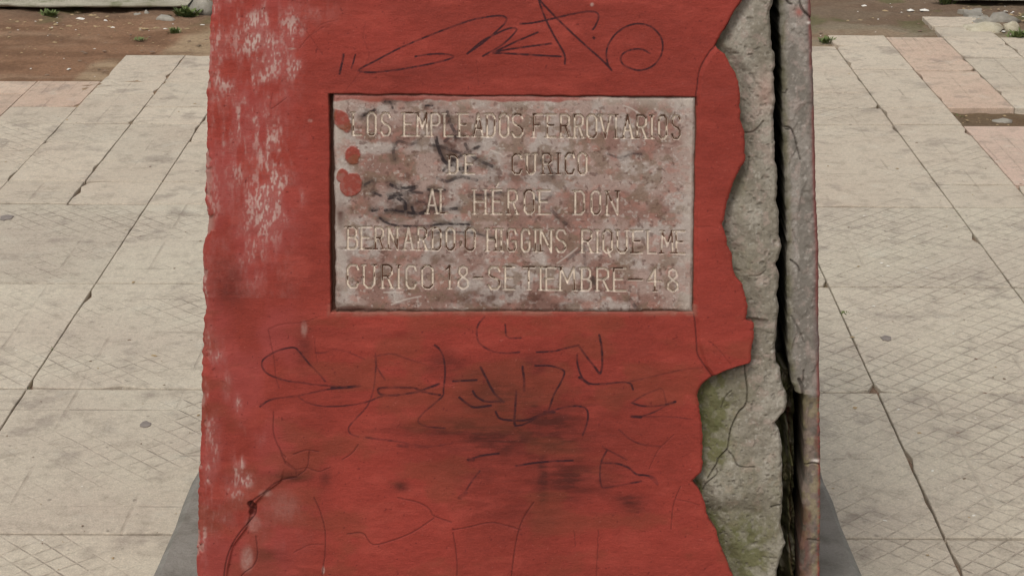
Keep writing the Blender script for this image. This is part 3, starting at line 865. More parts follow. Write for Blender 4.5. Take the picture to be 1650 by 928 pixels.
b1 = fbm(PX / 26, PY / 60, 181, 4); b2 = fbm(PX / 9, PY / 13, 185, 4); b3 = fbm(PX / 3.5, PY / 3.5, 189, 3)
col = np.empty(PX.shape + (3,)); col[:] = cf(142, 135, 127)
col = mixc(col, cf(120, 114, 106), sstep(.42, .62, b1))
col = mixc(col, cf(156, 140, 132), .5 * sstep(.54, .7, b2))
col = mixc(col, cf(108, 102, 94), .45 * sstep(.60, .74, b3))
col = mixc(col, cf(182, 175, 167), .4 * sstep(.68, .78, fbm(PX / 5, PY / 5, 193, 3)))
es = poly_field(PY, S_PTS); ee = poly_field(PY, E_PTS)
col = mixc(col, cf(92, 90, 66), .75 * (1 - sstep(2, 13, PX - es)) * (.5 + .5 * sstep(.4, .6, b2)))
outer = 1 - sstep(2, 13, ee - PX + 6 * (b2 - .5))
redm = outer * sstep(.30, .55, fbm(PX / 14, PY / 50, 197, 3) + .15 * ((PY > 190) & (PY < 480)))
col = mixc(col, cf(98, 78, 76), .65 * outer)
col = mixc(col, cf(132, 64, 58), .6 * redm * (1 - sstep(3, 8, ee - PX)))
low = sstep(630, 660, PY + 20 * (b2 - .5))
lc = mixc(mixc(np.broadcast_to(cf(110, 92, 82), col.shape).copy(), cf(124, 112, 84), sstep(.4, .6, b2)), cf(96, 48, 42), .8 * sstep(.5, .66, b1))
lc = mixc(lc, cf(70, 66, 60), .7 * sstep(.56, .7, fbm(PX / 12, PY / 20, 201, 3)))
lc = mixc(lc, cf(150, 62, 56), .7 * (1 - sstep(2, 7, ee - PX)) * sstep(.4, .6, b3))
col = col * (1 - .72 * low[..., None]) + lc * .72 * low[..., None]
for x, y, a, b in [(1290, 21, 6, 7)]:
    col = mixc(col, cf(156, 92, 84), .8 * np.exp(-((PX - x) / a) ** 2 - ((PY - y) / b) ** 2))
for x, y, a, b in [(1318, 749, 6, 3), (1306, 38, 4, 2)]:
    col = mixc(col, cf(226, 216, 208), .9 * np.exp(-((PX - x) / a) ** 2 - ((PY - y) / b) ** 2))
col = mixc(col, cf(74, 66, 60), .7 * ck)
Us = np.hstack([one(s_ + .022), one(s_), U, one(e_), one(e_)]); Vs = np.repeat(v2[:, None], Us.shape[1], 1)
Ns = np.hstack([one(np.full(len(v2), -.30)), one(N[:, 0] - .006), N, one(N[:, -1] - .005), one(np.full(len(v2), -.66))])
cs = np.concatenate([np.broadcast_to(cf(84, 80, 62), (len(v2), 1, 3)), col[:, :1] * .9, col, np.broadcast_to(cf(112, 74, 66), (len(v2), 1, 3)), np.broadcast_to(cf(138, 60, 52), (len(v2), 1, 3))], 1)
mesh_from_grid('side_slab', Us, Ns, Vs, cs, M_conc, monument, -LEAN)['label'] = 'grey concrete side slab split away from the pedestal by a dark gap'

# ---- crumbling infill low in the gap ----------------------------------
x_i, y_i = np.meshgrid(np.arange(1244, 1302, 1.3), np.arange(628, 1020, 1.3))
xc = x_i.copy()
ui, vi = face_uv(xc, y_i)
nb = fbm(x_i / 17, y_i / 30, 211, 4) - .5; b2 = fbm(x_i / 7, y_i / 14, 215, 4)
N = -.13 + .06 * nb + .02 * (b2 - .5)
N += .030 * np.exp(-((x_i - 1277 - 6 * nb) / 7) ** 2) * sstep(740, 770, y_i) * (1 - .6 * sstep(800, 850, y_i))
N += .044 * np.exp(-((x_i - 1287 - 3 * nb) / 4.5) ** 2) * sstep(690, 735, y_i)
N += .020 * np.exp(-((x_i - 1280) / 12) ** 2) * (y_i < 700)
N -= .05 * np.exp(-((x_i - 1263) / 6) ** 2 - ((y_i - 692) / 18) ** 2) + .06 * np.exp(-((x_i - 1266) / 7) ** 2 - ((y_i - 900) / 50) ** 2)
col = np.empty(x_i.shape + (3,)); col[:] = cf(106, 98, 74)
col = mixc(col, cf(84, 82, 54), sstep(.4, .62, b2))
col = mixc(col, cf(128, 66, 56), .8 * np.exp(-((x_i - 1292) / 3.5) ** 2) * sstep(685, 700, y_i) * sstep(.35, .55, fbm(x_i / 5, y_i / 26, 219, 3)))
col = mixc(col, cf(146, 138, 122), .6 * sstep(.58, .7, fbm(x_i / 6, y_i / 22, 223, 3)))
top = N[:1] * 0 - .20
mesh_from_grid('mortar_infill', np.vstack([ui[:1], ui]), np.vstack([top, N]), np.vstack([vi[:1], vi]), np.concatenate([col[:1], col]), M_conc, monument, -LEAN)['label'] = 'crumbling olive mortar inside the lower gap'

# ---- hidden body, so that the pedestal is solid -----------------------
vb = np.array([V_LO, V_TOP - .012])
lb, sb, eb = at_v(LE, vb) + .006, at_v(GE, vb) - .006, at_v(EE, vb) - .004
co = []
for k in range(2):
    co += [(lb[k], .040, vb[k]), (sb[k], .040, vb[k]), (sb[k], .295, vb[k]), (eb[k], .295, vb[k]), (eb[k], .655, vb[k]), (lb[k], .655, vb[k])]
fs = [(0, 5, 4, 3, 2, 1), (6, 7, 8, 9, 10, 11)] + [(a, (a + 1) % 6, (a + 1) % 6 + 6, a + 6) for a in range(6)]
me = bpy.data.meshes.new('masonry_body'); me.from_pydata(co, [], fs); me.update()
body = obj('masonry_body', me, M_rubble, monument); body.rotation_euler.x = -LEAN

# ---- plaque -----------------------------------------------------------
nu, nv = 960, 570
s, t = np.meshgrid(np.linspace(0, 1, nu), np.linspace(0, 1, nv))
TL, TR, BR, BL = PLQ
PX = TL[0] * (1 - s) * (1 - t) + TR[0] * s * (1 - t) + BR[0] * s * t + BL[0] * (1 - s) * t
PY = TL[1] * (1 - s) * (1 - t) + TR[1] * s * (1 - t) + BR[1] * s * t + BL[1] * (1 - s) * t
# worn outline
ed = 5.0 * (fbm(PX / 18, PY / 18, 231, 4) - .5)
PX = PX + ed * (np.exp(-s * 60) + np.exp(-(1 - s) * 90) * .5); PY = PY + ed * (np.exp(-t * 50) * .8 + np.exp(-(1 - t) * 50) * 1.0)
U, V = face_uv(PX, PY)

GL = {
    'A': [[(0, 1), (.5, 0), (1, 1)], [(.2, .66), (.8, .66)]],
    'B': [[(.08, 0), (.08, 1)], [(.08, 0), (.7, 0), (.92, .12), (.92, .36), (.7, .48), (.08, .48)], [(.7, .48), (1, .62), (1, .86), (.75, 1), (.08, 1)]],
    'C': [[(1, .2), (.85, .02), (.3, 0), (.04, .16), (.04, .84), (.3, 1), (.8, 1), (1, .8)]],
    'D': [[(.06, 0), (.06, 1), (.7, 1), (1, .84), (1, .16), (.7, 0), (.06, 0)]],
    'E': [[(1, 0), (.06, 0), (.06, 1), (1, 1)], [(.06, .48), (.75, .48)]],
    'F': [[(1, 0), (.06, 0), (.06, 1)], [(.06, .48), (.7, .48)]],
    'G': [[(1, .2), (.85, .02), (.3, 0), (.04, .16), (.04, .84), (.3, 1), (.8, 1), (1, .84), (1, .55), (.6, .55)]],
    'H': [[(0, 0), (0, 1)], [(1, 0), (1, 1)], [(0, .5), (1, .5)]],
    'I': [[(.5, 0), (.5, 1)]],
    'L': [[(.06, 0), (.06, 1), (1, 1)]],
    'M': [[(0, 1), (.06, 0), (.5, .66), (.94, 0), (1, 1)]],
    'N': [[(0, 1), (0, 0), (1, 1), (1, 0)]],
    'O': [[(.3, 0), (.7, 0), (1, .14), (1, .86), (.7, 1), (.3, 1), (0, .86), (0, .14), (.3, 0)]],
    'P': [[(.06, 1), (.06, 0), (.7, 0), (1, .12), (1, .4), (.7, .52), (.06, .52)]],
    'Q': [[(.3, 0), (.7, 0), (1, .14), (1, .86), (.7, 1), (.3, 1), (0, .86), (0, .14), (.3, 0)], [(.5, .8), (.62, 1.0), (.85, 1.18)]],
    'R': [[(.06, 1), (.06, 0), (.7, 0), (1, .12), (1, .38), (.7, .5), (.06, .5)], [(.55, .5), (1, 1)]],
    'S': [[(1, .18), (.8, .02), (.3, 0), (.05, .14), (.05, .34), (.3, .46), (.75, .54), (1, .68), (1, .86), (.75, 1), (.25, 1), (0, .82)]],
    'T': [[(0, 0), (1, 0)], [(.5, 0), (.5, 1)]],
    'U': [[(0, 0), (0, .84), (.3, 1), (.7, 1), (1, .84), (1, 0)]],
    'V': [[(0, 0), (.5, 1), (1, 0)]],
    '1': [[(.1, .14), (.6, 0), (.6, 1)]],
    '4': [[(.55, 1), (.55, 0), (0, .55), (1, .55)]],
    '8': [[(.5, 0), (.85, .08), (.9, .3), (.5, .47), (.1, .3), (.15, .08), (.5, 0)], [(.5, .47), (.95, .62), (1, .86), (.6, 1), (.4, 1), (0, .86), (.05, .62), (.5, .47)]],
    '-': [[(0, .5), (1, .5)]], "'": [[(.5, .62), (.4, .8)]],
}
SERIF = {'A': [(0, 1), (1, 1)], 'F': [(.06, 1)], 'H': [(0, 0), (0, 1), (1, 0), (1, 1)], 'I': [(.5, 0), (.5, 1)], 'M': [(0, 1), (1, 1), (.06, 0)], 'N': [(0, 0), (1, 0), (0, 1)], 'P': [(.06, 1)], 'R': [(.06, 1), (1, 1)], 'T': [(.5, 1)],
         'U': [(0, 0), (1, 0)], 'V': [(0, 0), (1, 0)], '1': [(.6, 1)], '4': [(.55, 1)], 'B': [(.03, 0), (.03, 1)], 'D': [(.03, 0), (.03, 1)], 'E': [(.03, 0), (.03, 1)], 'L': [(.06, 0)]}
LINES = [
    ((568, 182, 218), (1092, 187, 224), [('L', 568, 582), ('O', 592, 605), ('S', 614, 628), ('E', 650, 665), ('M', 672, 688), ('P', 694, 708), ('L', 715, 729), ('E', 739, 754), ('A', 763, 778), ('D', 784, 797), ('O', 805, 819), ('S', 825, 842),
     ('F', 859, 873), ('E', 881, 895), ('R', 903, 917), ('R', 925, 939), ('O', 946, 961), ('V', 967, 984), ('I', 988, 997), ('A', 1004, 1019), ('R', 1026, 1041), ('I', 1046, 1055), ('O', 1062, 1074), ('S', 1083, 1096)]),
    ((723, 251, 280), (945, 247, 281), [('D', 723, 737), ('E', 749, 764), ('C', 825, 840), ('U', 849, 862), ('R', 874, 888), ('I', 896, 903), ('C', 911, 925), ('O', 932, 945)]),
    ((690, 305, 344), (995, 309, 346), [('A', 688, 704), ('L', 709, 721), ('H', 764, 782), ('E', 793, 808), ('R', 818, 833), ('O', 845, 860), ('E', 868, 886), ('D', 926, 941), ('O', 953, 967), ('N', 978, 995)]),
    ((559, 366, 401), (1103, 373, 409), [('B', 559, 575), ('E', 581, 598), ('R', 604, 617), ('N', 626, 640), ('A', 651, 665), ('R', 673, 687), ('D', 696, 710), ('O', 719, 732), ("'", 739, 747), ('O', 750, 765), ('H', 785, 799), ('I', 804, 811), ('G', 817, 831),
     ('G', 840, 853), ('I', 859, 866), ('N', 871, 888), ('S', 896, 911), ('R', 937, 953), ('I', 959, 966), ('Q', 972, 986), ('U', 995, 1010), ('E', 1019, 1035), ('L', 1043, 1057), ('M', 1066, 1084), ('E', 1089, 1103)]),
    ((559, 427, 463), (1092, 434, 470), [('C', 559, 577), ('U', 586, 603), ('R', 615, 631), ('I', 638, 646), ('C', 654, 670), ('O', 680, 697), ('1', 719, 728), ('8', 738, 754), ('-', 764, 777), ('S', 787, 805), ('E', 813, 829), ('T', 843, 861), ('I', 867, 875),
     ('E', 879, 896), ('M', 902, 926), ('B', 936, 952), ('R', 961, 980), ('E', 988, 1008), ('-', 1013, 1035), ('4', 1044, 1065), ('8', 1076, 1092)])]
let = np.zeros_like(PX)
for (xa, ta, ba), (xb, tb, bb), chars in LINES:
    for ch, x0, x1 in chars:
        f = ((x0 + x1) / 2 - xa) / (xb - xa)
        y0 = ta + (tb - ta) * f; y1 = ba + (bb - ba) * f
        for st in GL[ch]:
            stroke(let, PX, PY, [(x0 + (x1 - x0) * x, y0 + (y1 - y0) * y) for x, y in st], .95, 1, 1.4, curve=False)
        for x, y in SERIF.get(ch, []):
            xx = x0 + (x1 - x0) * x; yy = y0 + (y1 - y0) * y
            stroke(let, PX, PY, [(xx - 3.2, yy), (xx + 3.2, yy)], .7, .95, 1.2, curve=False)
stroke(let, PX, PY, [(800, 301), (803, 295)], .6, 1, 1.2, curve=False)
nb = fbm(PX / 45, PY / 45, 241, 4) - .5; nm = fbm(PX / 9, PY / 9, 245, 4) - .5
wearl = .35 + .65 * sstep(.30, .46, fbm(PX / 22, PY / 22, 249, 3))
brd = np.minimum(np.minimum(s * 584, (1 - s) * 578), np.minimum(t, 1 - t) * 346)
N = -.0004 + .0010 * nb + .0008 * nm - .0030 * let * wearl
N -= .002 * (1 - sstep(0, 5, brd))
chip = sstep(.66, .74, fbm(PX / 13, PY / 13, 253, 3)); N -= .0004 * chip
a1 = fbm(PX / 70, PY / 55, 261, 5); a2 = fbm(PX / 22, PY / 16, 265, 4); a3 = fbm(PX / 6, PY / 6, 269, 3); a4 = fbm(PX / 2.6, PY / 2.6, 273, 2)
col = np.empty(PX.shape + (3,)); col[:] = cf(154, 132, 123)
col = mixc(col, cf(130, 99, 89), .9 * sstep(.44, .60, a1))
col = mixc(col, cf(168, 158, 151), .75 * sstep(.49, .68, fbm(PX / 46, PY / 34, 277, 5)))
col = mixc(col, cf(118, 98, 82), .65 * sstep(.52, .66, a2))
col = mixc(col, cf(156, 112, 100), .5 * sstep(.56, .7, fbm(PX / 15, PY / 12, 281, 4)))
col = mixc(col, cf(190, 181, 173), .4 * sstep(.64, .78, a3))
col = mixc(col, cf(92, 66, 58), .6 * sstep(.64, .78, fbm(PX / 7, PY / 7, 285, 3)))
col *= (1 + .18 * (a4 - .5))[..., None]
rim = np.clip((1 - sstep(4, 30, s * 584)) * .8 + (1 - sstep(4, 34, (1 - s) * 578)) * .75 + (1 - sstep(3, 24, t * 346)) * .55, 0, 1)
col = mixc(col, cf(176, 164, 154), rim * (.35 + .65 * sstep(.38, .58, a2)))
dm = np.zeros_like(PX)
for x, y, a, b, q_ in [(880, 487, 34, 16, .9), (780, 480, 60, 14, .55), (700, 420, 60, 20, .25), (548, 340, 8, 30, .7), (730, 235, 34, 24, .55), (830, 285, 70, 24, .35), (640, 330, 50, 20, .5), (560, 498, 40, 6, .9), (650, 160, 60, 8, .6), (712, 205, 10, 40, .5), (545, 480, 8, 26, .6), (610, 440, 30, 30, .2)]:
    dm = np.maximum(dm, q_ * np.exp(-((PX - x) / a) ** 2 - ((PY - y) / b) ** 2))
col = mixc(col, cf(84, 54, 46), np.clip(dm * (.45 + .9 * sstep(.38, .62, a2)), 0, .9))
# red paint blobs and run-over along the top
blob = np.zeros_like(PX)
bw = 3 * (a3 - .5) + 5 * (a2 - .5)
for x, y, a, b, ang in [(551, 195, 21, 12, .9), (569, 251, 12, 15, 0), (552, 283, 10, 11, 0), (566, 298, 17, 20, .5)]:
    dx, dy = PX - x, PY - y
    p_ = dx * math.cos(ang) + dy * math.sin(ang); q_ = -dx * math.sin(ang) + dy * math.cos(ang)
    blob = np.maximum(blob, 1 - sstep(-1.5, 1.5, (np.hypot(p_ / a, q_ / b) - 1) * min(a, b) + bw))
over = (1 - sstep(0, 3, PY - (159 + 5 * (fbm(PX / 30, PY * 0, 291, 3) - .3) * 2))) * (1 - sstep(900, 980, PX))
col = mixc(col, mixc(np.broadcast_to(cf(138, 62, 51), col.shape), cf(124, 66, 46), sstep(.45, .6, a2)), blob * (.82 + .15 * sstep(.3, .55, a3))); N += .0012 * blob
col = mixc(col, cf(140, 66, 56), over * .75)
col = mixc(col, cf(150, 80, 64), .55 * np.exp(-((PX - 600) / 22) ** 2 - ((PY - 162) / 6) ** 2))
# black scrawl on the stone
ink = np.zeros_like(PX); inkb = np.zeros_like(PX)
ZA = (510, 140, 4.884); ZB = (510, 330, 4.884); ZC = (820, 140, 4.884); ZD = (820, 330, 4.884)
for pts, z, w, k in (
    ([(940, 400), (950, 450), (980, 540), (1020, 600), (1090, 620)], ZA, 2.6, .85), ([(1030, 200), (1050, 280), (1090, 360)], ZA, 2.4, .6), ([(1010, 430), (1060, 390), (1130, 400)], ZA, 2.4, .6),
    ([(1000, 660), (1060, 600), (1140, 540), (1200, 510), (1280, 470)], ZA, 2.0, .7), ([(1170, 450), (1220, 540), (1300, 590), (1380, 625)], ZA, 2.2, .6), ([(1060, 560), (1110, 640), (1180, 640)], ZA, 3.0, .85),
    ([(920, 460), (1000, 480), (1090, 510), (1150, 530)], ZA, 2.0, .55),
    ([(630, 440), (660, 430), (730, 455), (780, 440)], ZA, 2.0, .5), ([(630, 440), (605, 500), (615, 570)], ZA, 2.2, .5), ([(950, 720), (1030, 745), (1130, 710), (1260, 735)], ZA, 2.2, .6),
    ([(580, 770), (650, 800), (790, 785)], ZA, 2.2, .85), ([(790, 785), (720, 830), (640, 860), (570, 880)], ZA, 2.2, .85), ([(570, 860), (630, 870), (690, 910), (700, 960)], ZA, 3.0, .9), ([(450, 835), (510, 860)], ZA, 1.6, .7),
    ([(560, 850), (640, 840), (760, 830), (830, 835)], ZA, 1.8, .6), ([(880, 810), (950, 820), (1010, 815)], ZA, 1.6, .7), ([(890, 860), (900, 950), (960, 960)], ZA, 2.4, .8), ([(790, 900), (850, 910), (880, 950)], ZA, 1.8, .7),
    ([(1230, 850), (1350, 850), (1450, 830)], ZA, 1.6, .6), ([(440, 48), (490, 35)], ZB, 1.8, .9), ([(540, 45), (600, 40), (720, 62), (800, 70), (880, 40)], ZB, 1.8, .85), ([(750, 20), (770, 60), (830, 70), (880, 50), (900, 0)], ZB, 1.8, .8), ([(900, 30), (1000, 40), (1100, 30)], ZB, 2.4, .7),
    ([(500, 105), (540, 135), (600, 158), (700, 168), (850, 168), (1000, 152), (1200, 155)], ZB, 1.3, .8), ([(850, 255), (930, 225), (1050, 215), (1240, 225), (1390, 265)], ZB, .9, .55), ([(380, 770), (440, 740)], ZA, 1.5, .6),
    ([(200, 880), (280, 900), (330, 860)], ZC, 2.0, .55), ([(260, 580), (310, 620), (340, 690)], ZC, 2.2, .6), ([(780, 530), (880, 560), (960, 530), (1040, 530)], ZC, 1.2, .5), ([(330, 40), (400, 110), (450, 150)], ZD, 2.4, .45), ([(460, 430), (530, 380), (600, 350)], ZD, 2.0, .45), ([(590, 330), (600, 470)], ZD, 2.2, .4),
    ([(660, 570), (670, 660)], ZD, 2.6, .5), ([(960, 750), (1000, 810)], ZD, 3.0, .45), ([(360, 230), (430, 200), (460, 180)], ZA, 2.0, .8), ([(540, 118), (580, 125), (600, 170)], ZA, 1.2, .7), ([(860, 150), (910, 148)], ZA, 1.0, .8)):
    stroke(ink, PX, PY, zm(pts, *z), w * .75, k, 1.8)
    stroke(inkb, PX, PY, zm(pts, *z), w * 1.6, k * .6, 8)
ibrk = .45 + .55 * sstep(.36, .56, fbm(PX / 6, PY / 6, 295, 3))
col = mixc(col, cf(58, 48, 44), np.clip(inkb * (.5 + sstep(.4, .6, a2)), 0, 1) * .75)
col = mixc(col, cf(40, 32, 34), np.clip(ink * ibrk * 1.3, 0, 1) * .9)
scr = np.zeros_like(PX)
for pts, z in (([(590, 785), (700, 745), (820, 720)], ZB), ([(530, 690), (680, 688)], ZB), ([(900, 150), (960, 170), (1030, 215)], ZC), ([(380, 460), (450, 410), (540, 340)], ZD), ([(1080, 810), (1130, 825), (1190, 815)], ZB), ([(1370, 500), (1450, 530)], ZA)):
    stroke(scr, PX, PY, zm(pts, *z), .6, .8, 1.2)
col = mixc(col, cf(196, 186, 176), scr * .6)
halo = np.zeros_like(PX)  # patchy dirt ring that also paints carved shade around the letters
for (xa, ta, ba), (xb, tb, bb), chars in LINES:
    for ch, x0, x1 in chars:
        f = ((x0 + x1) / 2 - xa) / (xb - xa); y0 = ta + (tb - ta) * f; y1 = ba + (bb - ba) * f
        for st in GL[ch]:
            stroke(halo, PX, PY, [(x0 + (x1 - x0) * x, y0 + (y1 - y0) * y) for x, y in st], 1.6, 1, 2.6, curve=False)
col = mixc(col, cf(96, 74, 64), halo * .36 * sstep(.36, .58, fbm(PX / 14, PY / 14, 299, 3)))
groove = np.clip(let, 0, 1) * (.35 + .65 * wearl)
col = mixc(col, cf(214, 200, 184), groove * .98)
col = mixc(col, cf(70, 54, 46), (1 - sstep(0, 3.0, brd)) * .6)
# rim going into the wall
Us = np.pad(U, 1, 'edge'); Vs = np.pad(V, 1, 'edge'); Ns = np.pad(N, 1, 'edge')
Ns[0], Ns[-1] = -.03, -.03; Ns[:, 0], Ns[:, -1] = -.03, -.03
cs = np.pad(col, ((1, 1), (1, 1), (0, 0)), 'edge')
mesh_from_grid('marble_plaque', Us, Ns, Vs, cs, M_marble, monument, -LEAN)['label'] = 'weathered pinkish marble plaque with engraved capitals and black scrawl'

# ---- plinth -----------------------------------------------------------
pl = [ground(x, y, PL_Z) for x, y in ((243., 928.), (318., 755.), (1326., 760.), (1392., 928.))]
def ext(a, b, Y):
    f = (Y - a[1]) / (b[1] - a[1]); return (a[0] + (b[0] - a[0]) * f, Y)
yf, yb = 1.92, 2.98
out = [ext(pl[0], pl[1], yf), ext(pl[3], pl[2], yf), ext(pl[3], pl[2], yb), ext(pl[0], pl[1], yb)]
rings = []
cxm = sum(p[0] for p in out) / 4; cym = sum(p[1] for p in out) / 4
per = []
for k in range(4):
    a, b = out[k], out[(k + 1) % 4]
    for i in range(14):
        f = i / 14; per.append((a[0] + (b[0] - a[0]) * f, a[1] + (b[1] - a[1]) * f))
vs = []
for ins, z in ((-.004, -.03), (-.002, PL_Z - .014), (.003, PL_Z - .004), (.011, PL_Z)):
    for x, y in per:
        d = math.hypot(cxm - x, cym - y); j = rnd.gauss(0, .0020)
        vs.append((x + (cxm - x) / d * (ins + j) - ORG[0], y + (cym - y) / d * (ins + j) - ORG[1], z - ORG[2]))
n = len(per)
fs = [(r * n + k, r * n + (k + 1) % n, (r + 1) * n + (k + 1) % n, (r + 1) * n + k) for r in range(3) for k in range(n)]
fs.append(tuple(3 * n + k for k in range(n)))
me = bpy.data.meshes.new('plinth'); me.from_pydata(vs, [], fs); me.update()
obj('plinth', me, M_plinth, monument, label='low smooth dark grey cement base under the pedestal')

# ------------------------------------------------------------------ kerbs
def kerb(x0, x1, y0, depth, h, seed, label):
    xs = np.arange(x0, x1, .025)
    prof = [(.22, -.05), (.20, h * .25), (.02, h * .40), (.0, h * .70), (.015, h * .95), (.05, h), (depth * .5, h * 1.02), (depth - .02, h), (depth, h - .03), (depth, -.03)]
    P = np.zeros((len(prof), len(xs), 3))
    for k, (py, pz) in enumerate(prof):
        w = fbm(xs * 5 + k * .35, xs * 0 + k * .8, seed, 4) - .5
        w2 = fbm(xs * 3 + k * .25, xs * 0 + 9 + k * .5, seed + 9, 4) - .5
        P[k, :, 0] = xs; P[k, :, 1] = y0 + py + .07 * w; P[k, :, 2] = pz + (.012 * w2 if k not in (0, len(prof) - 1) else 0)
    R, C = P.shape[:2]; idx = np.arange(R * C).reshape(R, C)
    q = np.stack([idx[:-1, :-1], idx[:-1, 1:], idx[1:, 1:], idx[1:, :-1]], -1).reshape(-1, 4)
    P[..., 1] -= y0; P[..., 0] -= (x0 + x1) / 2
    o = obj('kerb', raw_mesh('kerb', P.reshape(-1, 3), q), M_kerb, None, label=label, category='kerb', group='broken kerbs behind the paving')
    o.location = ((x0 + x1) / 2, y0, 0)
    return o


ky = float(ground(150., 20.)[1])
kx1 = float(ground(316., 17.)[0])
kerb(-3.8, kx1, ky, .46, .030, 301, 'long mossy grey concrete kerb along the brown earth, undercut in shadow')
ky2 = float(ground(1580., 7.)[1])
kerb(float(ground(1532., 3.)[0]), 3.8, ky2, .40, .022, 321, 'grey kerb at the top right corner behind the rubble')


# ------------------------------------------------------------------ rubble, pebbles, weeds, gum
def rock_mesh(name, sx, sy, sz, seed, sub=2):
    import bmesh
    bm = bmesh.new(); bmesh.ops.create_icosphere(bm, subdivisions=sub, radius=1)
    rr_ = np.random.RandomState(seed); ph = rr_.rand(6) * 6
    for vv in bm.verts:
        d = vv.co
        k = 1 + .22 * math.sin(3 * d.x + ph[0]) * math.cos(2.6 * d.y + ph[1]) + .16 * math.sin(4.2 * d.z + 3 * d.x + ph[2]) + rr_.uniform(-.07, .07)
        vv.co = (d.x * k * sx, d.y * k * sy, max(d.z * k, -.5) * sz)
    for f_ in bm.faces:
        f_.smooth = True
    me = bpy.data.meshes.new(name); bm.to_mesh(me); bm.free()
    return me


def rock(name, px, py, sx, sy, sz, mat, label, cat, seed, group=None, z=-.012, rz=0.0):
    p = ground(float(px), float(py), 0.0)
    o = obj(name, rock_mesh(name, sx, sy, sz, seed), mat, None, label=label, category=cat)
    if group:
        o['group'] = group
    o.location = (p[0], p[1], z + sz * .35); o.rotation_euler.z = rz
    return o


rock('mortar_lump', 1585, 46, .085, .07, .022, M_pale, 'pale flat lump of spilled mortar on the paving at upper right', 'rubble', 11)
rock('concrete_lump', 1630, 47, .03, .03, .03, M_pale, 'small white concrete lump right of the spilled mortar', 'rubble', 12)
rock('concrete_lump', 1613, 33, .06, .035, .028, M_rubble, 'grey concrete lump behind the spilled mortar', 'rubble', 13)
rock('concrete_lump', 326, 20, .05, .05, .055, M_rubble, 'grey rubble lump against the left edge of the pedestal near the kerb', 'rubble', 14, z=-.01)
rock('stone', 267, 31, .036, .022, .022, M_peb, 'bluish grey stone lying on the earth near the kerb end', 'stone', 15)
rock('stone', 1615, 186, .026, .018, .016, M_peb, 'pale grey stone in the earth of the missing slab', 'stone', 16, z=-.03)
rock('stone', 222, 24, .014, .014, .016, M_peb, 'left one of two small rounded stones under the kerb', 'stone', 17)
rock('stone', 236, 23, .013, .014, .018, M_peb, 'right one of two small rounded stones under the kerb', 'stone', 18)


def broken_slab(pts, z, label, seed):
    g_ = [ground(float(x), float(y), z) for x, y in pts]
    cx0 = sum(p[0] for p in g_) / len(g_); cy0 = sum(p[1] for p in g_) / len(g_)
    r_ = random.Random(seed); per_ = []
    for a, b in zip(g_, g_[1:] + g_[:1]):
        for i in range(4):
            f = i / 4; per_.append((a[0] + (b[0] - a[0]) * f + r_.gauss(0, .006) - cx0, a[1] + (b[1] - a[1]) * f + r_.gauss(0, .01) - cy0))
    n_ = len(per_)
    vs_ = [(x, y, -.045) for x, y in per_] + [(x, y, -.004) for x, y in per_] + [(x * .96, y * .96, r_.gauss(0, .001)) for x, y in per_]
    fs_ = [(k + r * n_, (k + 1) % n_ + r * n_, (k + 1) % n_ + (r + 1) * n_, k + (r + 1) * n_) for r in range(2) for k in range(n_)] + [tuple(2 * n_ + k for k in range(n_))]
    me_ = bpy.data.meshes.new('broken_slab'); me_.from_pydata(vs_, [], fs_); me_.update()
    o = obj('broken_slab', me_, M_rubble, None, label=label, category='slab'); o.location = (cx0, cy0, z)
    o.rotation_euler = (r_.gauss(0, .02), r_.gauss(0, .02), 0)


broken_slab([(1545, 15), (1578, 14), (1590, 25), (1560, 27)], .004, 'grey broken slab piece lying farthest back at upper right', 5)
broken_slab([(1564, 27), (1592, 25), (1600, 37), (1566, 38)], .002, 'grey broken slab piece between the farther piece and the pale mortar', 6)


def weed(px, py, h, n, label, seed, z=-.008, spread=1.0):
    r_ = random.Random(seed); p = ground(float(px), float(py), 0.0)
    vs_, fs_ = [], []
    for k in range(int(n * 1.8)):
        a = r_.uniform(0, 6.283); L = h * r_.uniform(.5, 1.1); w = L * r_.uniform(.07, .16); lean = r_.uniform(.3, 1.1) * spread
        bx_, by_ = r_.gauss(0, h * .3 * spread), r_.gauss(0, h * .16 * spread)
        dx, dy = math.cos(a), math.sin(a); b0 = len(vs_)
        for f, ww in ((0, .25), (.35, 1.0), (.7, .85), (1.0, .05)):
            rr_ = L * lean * f; zz = L * (f - .45 * f * f * lean)
            vs_ += [(bx_ + dx * rr_ - dy * w * ww, by_ + dy * rr_ + dx * w * ww, zz), (bx_ + dx * rr_ + dy * w * ww, by_ + dy * rr_ - dx * w * ww, zz)]
        fs_ += [(b0 + 2 * i, b0 + 2 * i + 1, b0 + 2 * i + 3, b0 + 2 * i + 2) for i in range(3)]
    me_ = bpy.data.meshes.new('weed'); me_.from_pydata(vs_, [], fs_); me_.update()
    o = obj('weed', me_, M_leaf, None, label=label, category='weed', group='small green weeds in joints and earth')
    o.location = (p[0], p[1], z)


